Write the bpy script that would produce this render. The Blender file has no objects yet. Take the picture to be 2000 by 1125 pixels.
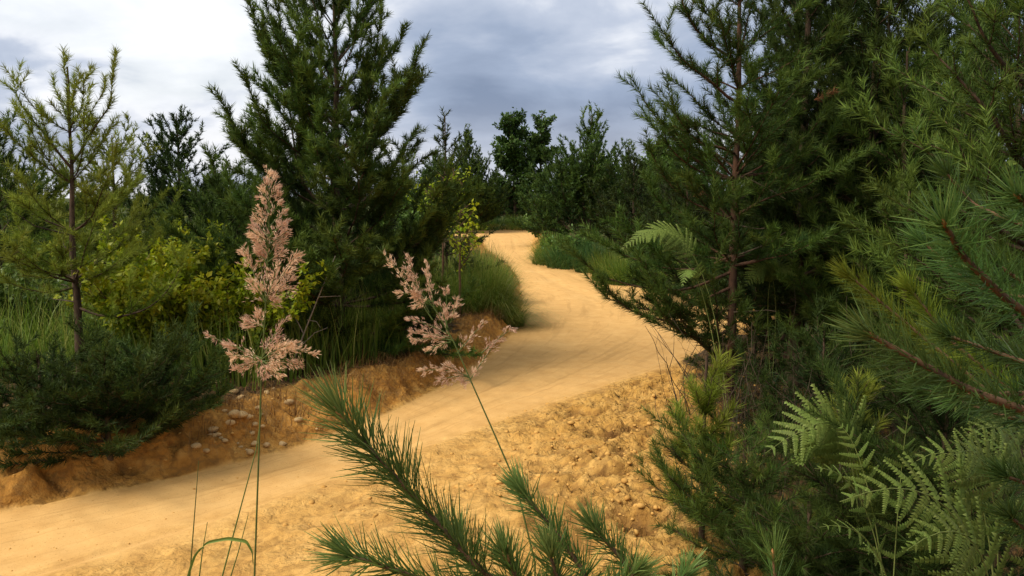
import bpy, math, random
import numpy as np
from mathutils import Vector, Matrix

# ------------------------------------------------------------------ camera
SC = bpy.context.scene
F, CX, CY, HZ, EYE = 1570.0, 1000.0, 562.5, 385.0, 1.6
PITCH = math.atan((CY - HZ) / F)
cam = bpy.data.cameras.new('camera')
cam_o = bpy.data.objects.new('camera', cam)
SC.collection.objects.link(cam_o)
cam.sensor_width = 36.0
cam.lens = 36.0 * F / 2000.0
cam.clip_start = 0.05
cam.clip_end = 3000
cam_o.location = (0, 0, EYE)
cam_o.rotation_euler = (math.pi / 2 - PITCH, 0, 0)
SC.camera = cam_o

# ------------------------------------------------------------------ light
SUN_AZ = math.radians(-118)      # measured from +Y (view direction) towards +X
SUN_EL = math.radians(48)
SUN_DIR = Vector((math.sin(SUN_AZ) * math.cos(SUN_EL), math.cos(SUN_AZ) * math.cos(SUN_EL), math.sin(SUN_EL)))
sun = bpy.data.lights.new('sun', 'SUN')
sun.energy = 2.6
sun.angle = math.radians(34)
sun.color = (1.0, 0.95, 0.86)
sun_o = bpy.data.objects.new('sun', sun)
SC.collection.objects.link(sun_o)
sun_o.rotation_euler = SUN_DIR.to_track_quat('Z', 'Y').to_euler()
SC.view_settings.view_transform = 'Standard'
SC.view_settings.look = 'None'
SC.view_settings.gamma = 1.0
SC.view_settings.use_curve_mapping = False
SC.view_settings.exposure = 0.93


class NT:
    """small helper round a node tree"""
    def __init__(self, tree):
        self.t = tree
        tree.nodes.clear()

    def n(self, kind, **kw):
        nd = self.t.nodes.new(kind)
        ins = kw.pop('ins', {})
        for k, v in kw.items():
            setattr(nd, k, v)
        for k, v in ins.items():
            if isinstance(v, bpy.types.NodeSocket):
                self.t.links.new(v, nd.inputs[k])
            else:
                nd.inputs[k].default_value = v
        return nd

    def l(self, a, b):
        self.t.links.new(a, b)

    def math(self, op, a, b=0.0, c=None, clamp=False):
        nd = self.n('ShaderNodeMath', operation=op, use_clamp=clamp)
        for i, v in enumerate((a, b) if c is None else (a, b, c)):
            if isinstance(v, bpy.types.NodeSocket):
                self.l(v, nd.inputs[i])
            else:
                nd.inputs[i].default_value = v
        return nd.outputs[0]

    def mix(self, fac, a, b, blend='MIX'):
        nd = self.n('ShaderNodeMix', data_type='RGBA', blend_type=blend)
        for i, v in ((0, fac), (6, a), (7, b)):
            if isinstance(v, bpy.types.NodeSocket):
                self.l(v, nd.inputs[i])
            else:
                nd.inputs[i].default_value = v if i == 0 else (*v, 1.0)
        return nd.outputs[2]

    def noise(self, vec, scale, detail=4, rough=0.55, dist=0.0):
        nd = self.n('ShaderNodeTexNoise', ins={'Scale': scale, 'Detail': detail, 'Roughness': rough, 'Distortion': dist})
        if vec is not None:
            self.l(vec, nd.inputs['Vector'])
        return nd.outputs[0]

    def ramp(self, fac, stops):
        nd = self.n('ShaderNodeValToRGB')
        el = nd.color_ramp.elements
        while len(el) < len(stops):
            el.new(0.5)
        for e, (p, c) in zip(el, stops):
            e.position = p
            e.color = (c, c, c, 1) if isinstance(c, float) else (*c, 1)
        self.l(fac, nd.inputs[0])
        return nd.outputs[0]

    def range(self, v, a, b, c=0.0, d=1.0):
        nd = self.n('ShaderNodeMapRange', interpolation_type='SMOOTHSTEP', ins={1: a, 2: b, 3: c, 4: d})
        self.l(v, nd.inputs[0])
        return nd.outputs[0]


SKY_SEED, SKY_OFF = 81.9, 0.15


def build_world():
    w = bpy.data.worlds.new('World')
    SC.world = w
    w.use_nodes = True
    t = NT(w.node_tree)
    tc = t.n('ShaderNodeTexCoord').outputs['Generated']
    sky = t.n('ShaderNodeTexSky', sky_type='NISHITA', sun_disc=False)
    sky.sun_elevation = SUN_EL
    sky.sun_rotation = SUN_AZ
    sky.air_density = 1.2
    sky.dust_density = 1.5
    sep = t.n('ShaderNodeSeparateXYZ', ins={0: tc})
    z = t.math('MAXIMUM', sep.outputs[2], 0.0)
    k = t.math('DIVIDE', 1.0, t.math('ADD', z, 0.30))
    u = t.math('ADD', t.math('MULTIPLY', sep.outputs[0], k), SKY_OFF)
    v = t.math('MULTIPLY', sep.outputs[1], k)
    cv = t.n('ShaderNodeCombineXYZ', ins={0: u, 1: v, 2: SKY_SEED}).outputs[0]
    n1 = t.noise(cv, 0.95, 6, 0.50, 0.25)      # the large banks of cloud
    n2 = t.noise(cv, 3.0, 7, 0.55, 0.3)        # the lumps in them
    # closeness to the sun behind the cloud
    dt = t.n('ShaderNodeVectorMath', operation='DOT_PRODUCT', ins={0: tc, 1: tuple(SUN_DIR)}).outputs['Value']
    glow = t.range(dt, 0.55, 0.95)
    dens = t.math('ADD', t.math('MULTIPLY', n1, 0.75), t.math('MULTIPLY', n2, 0.25))
    dens = t.math('SUBTRACT', dens, t.math('MULTIPLY', glow, 0.045))
    cloud = t.ramp(dens, [(0.34, (0.97, 0.97, 0.98)), (0.425, (0.72, 0.74, 0.78)), (0.475, (0.43, 0.48, 0.58)),
                          (0.545, (0.285, 0.345, 0.46)), (0.64, (0.19, 0.24, 0.34))])
    cloud = t.mix(t.math('MULTIPLY', glow, 0.16), cloud, (0.90, 0.90, 0.92))
    warm = t.math('MULTIPLY', t.range(sep.outputs[2], 0.13, 0.02), 0.30)
    cloud = t.mix(warm, cloud, (0.66, 0.62, 0.60))
    skyc = t.n('ShaderNodeMix', data_type='RGBA', blend_type='MULTIPLY', ins={0: 1.0, 7: (0.085, 0.085, 0.085, 1)})
    t.l(sky.outputs[0], skyc.inputs[6])
    cover = t.range(n1, 0.36, 0.42)
    cover = t.math('ADD', t.math('MULTIPLY', cover, 0.25), 0.75)
    fin = t.n('ShaderNodeMix', data_type='RGBA')
    t.l(cover, fin.inputs[0]); t.l(skyc.outputs[2], fin.inputs[6]); t.l(cloud, fin.inputs[7])
    bg = t.n('ShaderNodeBackground', ins={'Strength': 0.70})
    t.l(fin.outputs[2], bg.inputs[0])
    out = t.n('ShaderNodeOutputWorld')
    t.l(bg.outputs[0], out.inputs[0])


build_world()
SC.cycles.max_bounces = 6
SC.cycles.diffuse_bounces = 3
SC.cycles.transmission_bounces = 3
SC.cycles.transparent_max_bounces = 4
SC.cycles.use_denoising = True

# ------------------------------------------------------------------ geometry helpers
C = SC.collection
cp, sp = math.cos(PITCH), math.sin(PITCH)


def at(x, y, Y):
    """the point of the place seen at photograph position (x, y), Y metres ahead"""
    a, b = (x - CX) / F, (y - CY) / F
    d = Vector((a, cp - b * sp, -sp - b * cp))
    return Vector((0, 0, EYE)) + d * (Y / d.y)


def gp(x, y, z=0.0):
    a, b = (x - CX) / F, (y - CY) / F
    d = Vector((a, cp - b * sp, -sp - b * cp))
    return Vector((0, 0, EYE)) + d * ((z - EYE) / d.z)


def mesh(name, V, faces, attrs=None, smooth=False):
    """faces: list of int arrays (m,3) or (m,4)"""
    V = np.asarray(V, dtype=np.float32).reshape(-1, 3)
    me = bpy.data.meshes.new(name)
    faces = [np.asarray(f, dtype=np.int32) for f in faces if len(f)]
    me.vertices.add(len(V))
    me.vertices.foreach_set('co', V.ravel())
    tot = np.concatenate([np.full(len(f), f.shape[1], np.int32) for f in faces])
    idx = np.concatenate([f.ravel() for f in faces])
    me.loops.add(len(idx))
    me.loops.foreach_set('vertex_index', idx)
    me.polygons.add(len(tot))
    st = np.zeros(len(tot), np.int32)
    st[1:] = np.cumsum(tot)[:-1]
    me.polygons.foreach_set('loop_start', st)
    if smooth:
        me.polygons.foreach_set('use_smooth', np.ones(len(tot), bool))
    for k, v in (attrs or {}).items():
        a = me.attributes.new(k, 'FLOAT', 'POINT')
        a.data.foreach_set('value', np.asarray(v, np.float32))
    me.update(calc_edges=True)
    return me


def obj(name, me, mat=None, parent=None, M=None):
    o = bpy.data.objects.new(name, me)
    if mat is not None and me is not None and not me.materials:
        me.materials.append(mat)
    C.objects.link(o)
    if parent is not None:
        o.parent = parent
    if M is not None:
        o.matrix_local = M
    return o


def tag(o, label=None, cat=None, group=None, kind=None):
    for k, v in (('label', label), ('category', cat), ('group', group), ('kind', kind)):
        if v:
            o[k] = v
    return o


def empty(name, loc, label, cat, group=None):
    o = bpy.data.objects.new(name, None)
    o.location = loc
    o.empty_display_size = 0.2
    C.objects.link(o)
    return tag(o, label, cat, group)


class Tubes:
    def __init__(self):
        self.V, self.Q, self.n = [], [], 0

    def add(self, pts, radii, sides=5):
        P = np.array([tuple(p) for p in pts], float)
        n = len(P)
        T = np.gradient(P, axis=0)
        T /= np.linalg.norm(T, axis=1)[:, None] + 1e-9
        ref = np.array((0.31, 0.11, 1.0)) if abs(T[:, 2]).mean() < 0.8 else np.array((1.0, 0.2, 0.1))
        U = np.cross(T, ref); U /= np.linalg.norm(U, axis=1)[:, None] + 1e-9
        W = np.cross(T, U)
        ang = np.arange(sides) * 2 * np.pi / sides
        R = np.asarray(radii, float)[:, None, None]
        ring = P[:, None] + R * (U[:, None] * np.cos(ang)[None, :, None] + W[:, None] * np.sin(ang)[None, :, None])
        self.V.append(ring.reshape(-1, 3))
        i = np.arange(n - 1)[:, None] * sides
        j = np.arange(sides)[None]
        j2 = (j + 1) % sides
        q = np.stack([i + j, i + j2, i + sides + j2, i + sides + j], -1).reshape(-1, 4)
        self.Q.append(q + self.n)
        self.n += n * sides

    def mesh(self, name):
        return mesh(name, np.concatenate(self.V), [np.concatenate(self.Q)], smooth=True)


def norm(a):
    return a / (np.linalg.norm(a, axis=-1, keepdims=True) + 1e-9)


def needles(segs, rng, per_m, nl, nw, ang=(28, 62), kite=False, up=0.12):
    """segs rows: x0 y0 z0 x1 y1 z1 tint. One thin face (or bent two-face needle) for each needle."""
    S = np.asarray(segs, float)
    A, B, tint = S[:, :3], S[:, 3:6], S[:, 6]
    L = np.linalg.norm(B - A, axis=1)
    cnt = rng.poisson(np.maximum(L * per_m, 0.3))
    i = np.repeat(np.arange(len(S)), cnt)
    N = len(i)
    t = rng.random(N)[:, None]
    P = A[i] * (1 - t) + B[i] * t
    a = norm(B - A)[i]
    r = rng.normal(size=(N, 3))
    u = norm(r - a * (r * a).sum(1)[:, None])
    th = np.radians(rng.uniform(ang[0], ang[1], N))[:, None]
    d = a * np.cos(th) + u * np.sin(th)
    d[:, 2] += up
    d = norm(d)
    ln = (nl * rng.uniform(0.72, 1.15, N))[:, None]
    w = norm(np.cross(d, rng.normal(size=(N, 3)))) * nw * 0.5
    tt = np.clip(tint[i] + rng.normal(0, 0.10, N), 0, 1)
    if not kite:
        V = np.stack([P - w, P + w, P + d * ln], 1).reshape(-1, 3)
        f = np.arange(N * 3).reshape(-1, 3)
        return V, [f], np.repeat(tt, 3)
    bend = norm(np.cross(d, w)) * ln * rng.uniform(-0.06, 0.10, N)[:, None] + np.array((0, 0, -0.01)) * ln
    m = P + d * ln * 0.5 + bend
    e = P + d * ln
    V = np.stack([P - w * .8, P + w * .8, m + w, m - w, e + w * .25, e - w * .25], 1).reshape(-1, 3)
    b = np.arange(N)[:, None] * 6
    f = np.concatenate([b + np.array([[0, 1, 2, 3]]), b + np.array([[3, 2, 4, 5]])])
    return V, [f], np.repeat(tt, 6)


# ------------------------------------------------------------------ materials
def leaf_mat(name, c0, c1, c2=None, trans=0.25, rough=0.5, spec=0.25):
    m = bpy.data.materials.new(name)
    m.use_nodes = True
    t = NT(m.node_tree)
    a = t.n('ShaderNodeAttribute', attribute_name='tint').outputs['Fac']
    stops = [(0.0, c0), (1.0, c1)] if c2 is None else [(0.0, c0), (0.6, c1), (1.0, c2)]
    col = t.ramp(a, stops)
    ri = t.n('ShaderNodeObjectInfo').outputs['Random']
    col2 = t.n('ShaderNodeHueSaturation', ins={'Hue': t.math('MULTIPLY_ADD', ri, 0.024, 0.488),
                                              'Value': t.math('MULTIPLY_ADD', ri, 0.36, 0.82)})
    t.l(col, col2.inputs['Color'])
    col = col2.outputs[0]
    p = t.n('ShaderNodeBsdfPrincipled', ins={'Roughness': rough, 'Specular IOR Level': spec})
    t.l(col, p.inputs['Base Color'])
    tr = t.n('ShaderNodeBsdfTranslucent')
    t.l(col, tr.inputs[0])
    mx = t.n('ShaderNodeMixShader', ins={0: trans})
    t.l(p.outputs[0], mx.inputs[1]); t.l(tr.outputs[0], mx.inputs[2])
    t.l(mx.outputs[0], t.n('ShaderNodeOutputMaterial').inputs[0])
    return m


def plain_mat(name, c0, c1, scale=20, rough=0.85, bump=0.4, bdist=0.01, stretch=(1, 1, 1), spec=0.2):
    m = bpy.data.materials.new(name)
    m.use_nodes = True
    t = NT(m.node_tree)
    tc = t.n('ShaderNodeTexCoord').outputs['Object']
    mp = t.n('ShaderNodeMapping', ins={'Vector': tc, 'Scale': stretch}).outputs[0]
    n = t.noise(mp, scale, 6, 0.62)
    col = t.ramp(n, [(0.3, c0), (0.68, c1)])
    p = t.n('ShaderNodeBsdfPrincipled', ins={'Roughness': rough, 'Specular IOR Level': spec})
    t.l(col, p.inputs['Base Color'])
    b = t.n('ShaderNodeBump', ins={'Strength': bump, 'Distance': bdist})
    t.l(n, b.inputs['Height']); t.l(b.outputs[0], p.inputs['Normal'])
    t.l(p.outputs[0], t.n('ShaderNodeOutputMaterial').inputs[0])
    return m


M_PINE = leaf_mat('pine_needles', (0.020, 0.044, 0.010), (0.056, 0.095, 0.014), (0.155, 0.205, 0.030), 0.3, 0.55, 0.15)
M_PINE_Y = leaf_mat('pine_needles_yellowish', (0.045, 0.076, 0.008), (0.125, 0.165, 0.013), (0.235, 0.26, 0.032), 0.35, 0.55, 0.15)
M_PINE_DARK = leaf_mat('pine_needles_dark', (0.013, 0.028, 0.007), (0.036, 0.058, 0.010), (0.092, 0.122, 0.020), 0.26, 0.55, 0.12)  # dark needles; for the right-hand pines the colour also holds their deep shade
M_PINE_NEAR = leaf_mat('pine_needles_near', (0.026, 0.062, 0.014), (0.080, 0.138, 0.027), (0.225, 0.275, 0.070), 0.34, 0.45, 0.2)
M_DEAD = leaf_mat('dead_needles', (0.20, 0.075, 0.03), (0.36, 0.15, 0.06), None, 0.2, 0.7)
M_LEAF_Y = leaf_mat('yellow_green_leaves', (0.088, 0.160, 0.008), (0.245, 0.325, 0.010), (0.40, 0.38, 0.016), 0.42, 0.45)
M_LEAF_D = leaf_mat('dark_green_leaves', (0.024, 0.050, 0.010), (0.056, 0.094, 0.016), (0.115, 0.155, 0.03), 0.3, 0.45)
M_LEAF_M = leaf_mat('mid_green_leaves', (0.040, 0.092, 0.013), (0.095, 0.162, 0.024), (0.162, 0.227, 0.04), 0.35, 0.45)
M_GRASS = leaf_mat('grass_blades', (0.046, 0.100, 0.010), (0.145, 0.225, 0.022), (0.36, 0.35, 0.080), 0.42, 0.5)
M_GRASS_D = leaf_mat('dark_grass_blades', (0.018, 0.051, 0.011), (0.056, 0.120, 0.022), (0.175, 0.21, 0.05), 0.3, 0.5)
M_FERN = leaf_mat('bracken_green', (0.070, 0.108, 0.018), (0.180, 0.232, 0.046), (0.34, 0.38, 0.115), 0.35, 0.5, 0.15)
M_FERN_L = leaf_mat('bracken_fresh_green', (0.12, 0.19, 0.03), (0.20, 0.27, 0.06), (0.30, 0.34, 0.12), 0.35, 0.5, 0.15)
M_PAN = leaf_mat('pink_grass_panicle', (0.48, 0.27, 0.165), (0.70, 0.45, 0.29), (0.84, 0.66, 0.46), 0.5, 0.7, 0.1)
M_STEM = leaf_mat('grass_stem', (0.10, 0.13, 0.03), (0.24, 0.20, 0.07), None, 0.1, 0.5)
M_BARK = plain_mat('pine_bark', (0.022, 0.015, 0.009), (0.110, 0.066, 0.037), 28, 0.9, 0.8, 0.01, (1, 1, 0.35))
M_BARK_RED = plain_mat('reddish_pine_bark', (0.030, 0.017, 0.010), (0.14, 0.068, 0.036), 26, 0.9, 0.9, 0.01, (1, 1, 0.4))
M_TWIG = plain_mat('twig_bark', (0.06, 0.035, 0.02), (0.18, 0.095, 0.045), 60, 0.8, 0.4, 0.003)
M_TWIG_DARK = plain_mat('dark_twigs', (0.02, 0.014, 0.009), (0.10, 0.068, 0.04), 40, 0.85, 0.4, 0.003)
M_DRY = plain_mat('dry_grey_twig', (0.14, 0.115, 0.085), (0.30, 0.25, 0.19), 40, 0.85, 0.4, 0.003)
M_BUD = plain_mat('orange_buds', (0.28, 0.10, 0.03), (0.5, 0.24, 0.09), 200, 0.6, 0.3, 0.002)
M_STONE = plain_mat('pale_stone', (0.36, 0.22, 0.085), (0.62, 0.43, 0.20), 14, 0.85, 0.5, 0.01)
M_CLOD = plain_mat('sandy_clods', (0.38, 0.19, 0.042), (0.60, 0.340, 0.092), 9, 0.95, 0.6, 0.01)


def ground_mat():
    m = bpy.data.materials.new('sandy_ground')
    m.use_nodes = True
    t = NT(m.node_tree)
    geo = t.n('ShaderNodeNewGeometry').outputs['Position']
    at_ = lambda k: t.n('ShaderNodeAttribute', attribute_name=k).outputs['Fac']
    path, litter, rough, acr, alo = at_('path'), at_('litter'), at_('rough'), at_('acr'), at_('alo')
    big = t.noise(geo, 0.9, 5, 0.6)
    mid = t.noise(geo, 6.0, 6, 0.65)
    fin = t.noise(geo, 45.0, 5, 0.7)
    sv = t.n('ShaderNodeCombineXYZ', ins={0: t.math('MULTIPLY', acr, 15.0), 1: t.math('MULTIPLY', alo, 0.8), 2: 0.0}).outputs[0]
    streak = t.noise(sv, 1.0, 5, 0.6)
    sand = t.ramp(mid, [(0.3, (0.530, 0.292, 0.092)), (0.7, (0.63, 0.368, 0.127))])
    sand = t.mix(t.math('MULTIPLY', t.range(streak, 0.52, 0.66), 0.5), sand, (0.42, 0.23, 0.072))
    sand = t.mix(t.math('MULTIPLY', t.range(big, 0.52, 0.7), 0.45), sand, (0.67, 0.41, 0.150))
    rgh = t.ramp(mid, [(0.28, (0.30, 0.140, 0.028)), (0.45, (0.49, 0.258, 0.058)), (0.72, (0.65, 0.380, 0.108))])
    rgh = t.mix(t.math('MULTIPLY', t.range(fin, 0.56, 0.66), 0.55), rgh, (0.21, 0.10, 0.028))
    bank = t.ramp(mid, [(0.3, (0.17, 0.075, 0.018)), (0.5, (0.42, 0.190, 0.036)), (0.75, (0.60, 0.330, 0.085))])
    col = t.mix(rough, sand, rgh)
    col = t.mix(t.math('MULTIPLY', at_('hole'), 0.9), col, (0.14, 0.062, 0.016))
    orange = at_('orange')
    col = t.mix(orange, col, bank)
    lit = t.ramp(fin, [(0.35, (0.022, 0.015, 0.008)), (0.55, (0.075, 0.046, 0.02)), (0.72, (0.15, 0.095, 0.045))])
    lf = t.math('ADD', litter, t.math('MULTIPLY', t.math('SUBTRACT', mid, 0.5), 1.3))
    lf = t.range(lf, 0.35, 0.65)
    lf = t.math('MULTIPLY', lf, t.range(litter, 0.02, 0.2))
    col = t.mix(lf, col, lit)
    green = at_('green')
    gcol = t.ramp(fin, [(0.3, (0.018, 0.035, 0.009)), (0.7, (0.06, 0.085, 0.022))])
    col = t.mix(green, col, gcol)
    speck = t.range(t.noise(geo, 130.0, 2, 0.5), 0.63, 0.70)
    col = t.mix(t.math('MULTIPLY', speck, 0.5), col, (0.25, 0.125, 0.038))
    # crumbs: broken cells of two sizes, only where the soil is loose
    wv = t.n('ShaderNodeVectorMath', operation='ADD', ins={0: geo})
    wn = t.n('ShaderNodeTexNoise', ins={'Vector': geo, 'Scale': 22.0, 'Detail': 3.0})
    ws = t.n('ShaderNodeVectorMath', operation='SCALE', ins={0: wn.outputs['Color'], 'Scale': 0.05})
    t.l(ws.outputs[0], wv.inputs[1])
    v1 = t.n('ShaderNodeTexVoronoi', feature='F1', ins={'Vector': wv.outputs[0], 'Scale': 24.0, 'Randomness': 1.0}).outputs['Distance']
    v2 = t.n('ShaderNodeTexVoronoi', feature='F1', ins={'Vector': wv.outputs[0], 'Scale': 62.0, 'Randomness': 1.0}).outputs['Distance']
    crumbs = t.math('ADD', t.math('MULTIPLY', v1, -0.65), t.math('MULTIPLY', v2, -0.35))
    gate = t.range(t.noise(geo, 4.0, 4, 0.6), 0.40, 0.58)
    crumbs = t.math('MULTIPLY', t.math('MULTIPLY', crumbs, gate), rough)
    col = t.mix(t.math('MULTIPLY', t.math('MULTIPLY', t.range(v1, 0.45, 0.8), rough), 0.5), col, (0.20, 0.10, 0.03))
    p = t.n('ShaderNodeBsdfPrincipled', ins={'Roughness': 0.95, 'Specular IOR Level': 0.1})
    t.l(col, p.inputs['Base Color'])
    h = t.math('ADD', t.math('MULTIPLY', fin, 0.5), t.math('MULTIPLY', streak, 0.5))
    h = t.math('ADD', h, t.math('MULTIPLY', crumbs, 2.4))
    h = t.math('ADD', h, t.math('MULTIPLY', t.math('MULTIPLY', t.noise(geo, 13.0, 8, 0.72), rough), 2.2))
    b1 = t.n('ShaderNodeBump', ins={'Distance': 0.012})
    t.l(h, b1.inputs['Height'])
    t.l(t.math('MULTIPLY_ADD', rough, 0.6, 0.35), b1.inputs['Strength'])
    t.l(b1.outputs[0], p.inputs['Normal'])
    t.l(p.outputs[0], t.n('ShaderNodeOutputMaterial').inputs[0])
    return m


# ------------------------------------------------------------------ the ground
LEFT_PX = [(-400, 1085), (-200, 1045), (0, 1000), (250, 958), (450, 908), (600, 868), (750, 808), (850, 765), (950, 700), (1005, 645),
           (1022, 590), (1012, 545), (985, 515), (952, 487), (940, 470), (925, 464), (870, 462), (800, 461)]
RIGHT_PX = [(-500, 1280), (-200, 1215), (0, 1155), (150, 1108), (300, 1058), (500, 985), (700, 915), (900, 848), (1050, 792), (1200, 745), (1330, 705), (1405, 672),
            (1450, 635), (1430, 598), (1340, 566), (1200, 548), (1130, 526), (1060, 515), (1032, 493), (1036, 470), (1046, 455), (1030, 449.5), (960, 448.5), (800, 448.5)]


def smooth_line(px, n):
    P = np.array([tuple(gp(*p))[:2] for p in px])
    s = np.concatenate([[0], np.cumsum(np.linalg.norm(np.diff(P, axis=0), axis=1))])
    t = np.linspace(0, s[-1], n)
    q = np.stack([np.interp(t, s, P[:, k]) for k in (0, 1)], 1)
    for _ in range(6):
        q[1:-1] = 0.25 * q[:-2] + 0.5 * q[1:-1] + 0.25 * q[2:]
    return q


LE, RE = smooth_line(LEFT_PX, 120), smooth_line(RIGHT_PX, 120)
POLY = np.concatenate([LE, RE[::-1]])


def seg_dist(P, line):
    D = np.full(len(P), 1e9)
    K = np.zeros(len(P))
    for k in range(len(line) - 1):
        a, b = line[k], line[k + 1]
        ab = b - a
        t = np.clip(((P - a) @ ab) / (ab @ ab + 1e-12), 0, 1)
        d = np.hypot(P[:, 0] - a[0] - t * ab[0], P[:, 1] - a[1] - t * ab[1])
        m = d < D
        D[m] = d[m]
        K[m] = k + t[m]
    return D, K


def inside(P):
    r = np.zeros(len(P), bool)
    x, y = P[:, 0], P[:, 1]
    n = len(POLY)
    for i in range(n):
        (x1, y1), (x2, y2) = POLY[i], POLY[(i + 1) % n]
        c = (y1 > y) != (y2 > y)
        with np.errstate(divide='ignore', invalid='ignore'):
            r ^= c & (x < (x2 - x1) * (y - y1) / (y2 - y1 + 1e-15) + x1)
    return r


_g = np.random.default_rng(5)
_perm = _g.random((256, 256))


def vnoise(x, y):
    xi, yi = np.floor(x).astype(int), np.floor(y).astype(int)
    fx, fy = x - xi, y - yi
    fx, fy = fx * fx * (3 - 2 * fx), fy * fy * (3 - 2 * fy)
    g = lambda a, b: _perm[a & 255, b & 255]
    return (g(xi, yi) * (1 - fx) + g(xi + 1, yi) * fx) * (1 - fy) + (g(xi, yi + 1) * (1 - fx) + g(xi + 1, yi + 1) * fx) * fy


def fbm(x, y, f, o=4, gain=0.5):
    s, a, tot = 0, 1, 0
    for k in range(o):
        s = s + a * (vnoise(x * f + 17.3 * k, y * f + 9.1 * k) - 0.5)
        tot += a
        a *= gain
        f *= 2.03
    return s / tot * 2


def sstep(x, a, b):
    t = np.clip((x - a) / (b - a), 0, 1)
    return t * t * (3 - 2 * t)


def ground(P):
    P = np.asarray(P, float).reshape(-1, 2)
    x, y = P[:, 0], P[:, 1]
    near = np.hypot(x, y) < 60
    dl, kl = seg_dist(P, LE)
    dr, kr = seg_dist(P, RE)
    ins = inside(P)
    left = (dl < dr) & ~ins
    right = ~left & ~ins
    z = np.zeros(len(P))
    nb = fbm(x, y, 1.7, 4)
    nf = fbm(x + 5, y, 7.0, 4, 0.6)
    # bank along the left edge of the path, gnawed by rain
    dlw = dl + 0.10 * nb + 0.06 * nf
    hb = 0.225 + 0.10 * fbm(x, y + 30, 0.6, 2)
    hb = hb * (1 - 0.55 * sstep(y, 14, 24))
    gully = np.exp(-(((x + 1.42) / 0.32) ** 2 + ((y - 5.45) / 0.75) ** 2))
    rid = 1 - np.abs(fbm(x * 1.0, y, 3.1, 4, 0.6)) * 2.2
    zl = hb * sstep(dlw + 0.07 * (rid - 0.5), -0.02, 0.34) * (1 - 0.55 * gully)
    zl = zl + (0.06 * nf + 0.045 * fbm(x, y, 15, 4, 0.65)) * sstep(dl, 0.0, 0.12) * (1 - sstep(dl, 2, 6))
    zl = zl + 0.10 * nb * sstep(dl, 1.0, 5.0)
    # loose berm on the near side
    ber = 0.05 * sstep(dr, 0.0, 0.15) + 0.17 * sstep(dr, 0.25, 1.6)
    clod = np.abs(fbm(x, y, 5.5, 4, 0.62))
    crumb = fbm(x + 3, y, 19.0, 4, 0.62)
    hole = sstep(fbm(x, y + 9, 3.3, 4, 0.62), 0.22, 0.5)
    amp = sstep(dr, 0.05, 0.5) * (1 - sstep(y, 8, 10))
    more = 0.30 + 0.9 * sstep(x, -0.6, 1.0)
    zr = ber + amp * (more * (0.050 * nf + 0.050 * crumb - 0.06 * hole + 0.03 * fbm(x + 8, y, 42.0, 2)) + 0.05 * (clod - 0.25) + 0.03 * nb)
    far = sstep(y, 9, 11)
    zr = zr * (1 - far) + far * ((0.16 + 0.12 * sstep(y, 30, 38)) * sstep(dr + 0.08 * nf, 0, 0.4) + 0.12 * nb * sstep(dr, 0.5, 3))
    q = dl / (dl + dr + 1e-6)
    rut = 0.016 * (np.exp(-((q - 0.36 - 0.05 * nb) / 0.05) ** 2) + 0.8 * np.exp(-((q - 0.66 + 0.05 * nb) / 0.045) ** 2)) * sstep(np.minimum(dl, dr), 0, .15)
    z = np.where(left, zl, np.where(right, zr, 0.012 * nf + 0.02 * fbm(x, y, 0.8, 2) - rut))
    z = z + np.where(near, 0, 0.0)
    a = {}
    edge = np.minimum(dl, dr)
    a['path'] = ins.astype(float)
    a['rough'] = np.where(ins, 0.25 * (1 - sstep(edge, 0, 0.12)), np.where(right, sstep(dr + 0.12 * nb, -0.05, 0.35) * (0.68 + 0.32 * sstep(x + 0.25 * nb, -0.5, 0.7)), 1.0))
    a['orange'] = np.where(left, sstep(dlw, -0.06, 0.08) * (1 - 0.75 * sstep(dl, 0.30, 0.9)), 0)
    a['orange'] = np.maximum(a['orange'], np.where(right & (y > 9), 0.5 * sstep(dr, 0, 0.1) * (1 - sstep(dr, .3, 1)), 0))
    lit = np.where(left, sstep(dl + 0.25 * nb + 0.2 * nf, 0.24, 0.80), 0)
    lit = np.where(left, lit * (1 - 0.6 * sstep(gully, 0.15, 0.5)), lit)
    a['hole'] = np.where(right & (y < 10), amp * more * np.maximum(sstep(-nf - crumb * 0.5, 0.12, 0.5), hole), 0)
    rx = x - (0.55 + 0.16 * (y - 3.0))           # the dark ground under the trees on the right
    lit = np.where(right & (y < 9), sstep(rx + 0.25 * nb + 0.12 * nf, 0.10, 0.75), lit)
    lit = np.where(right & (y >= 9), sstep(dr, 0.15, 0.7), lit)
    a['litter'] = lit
    gr = np.where(left, sstep(dl + 0.5 * nb, 1.6, 3.5), np.where(y > 9, sstep(dr + 0.3 * nb, 0.8, 2.0), 0))
    a['green'] = np.where(ins, 0, gr)
    a['acr'] = np.where(ins, 1.6 * dl / (dl + dr + 1e-6), 0.0) + 0.02 * nb
    a['alo'] = kl * 0.25
    return z, a


GRID = {}


def gz(x, y):
    xs, ys, Z = GRID['xs'], GRID['ys'], GRID['Z']
    i = min(max(int(np.searchsorted(xs, x)) - 1, 0), len(xs) - 2)
    j = min(max(int(np.searchsorted(ys, y)) - 1, 0), len(ys) - 2)
    u, v = (x - xs[i]) / (xs[i + 1] - xs[i]), (y - ys[j]) / (ys[j + 1] - ys[j])
    return float((Z[j, i] * (1 - u) + Z[j, i + 1] * u) * (1 - v) + (Z[j + 1, i] * (1 - u) + Z[j + 1, i + 1] * u) * v)


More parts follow.
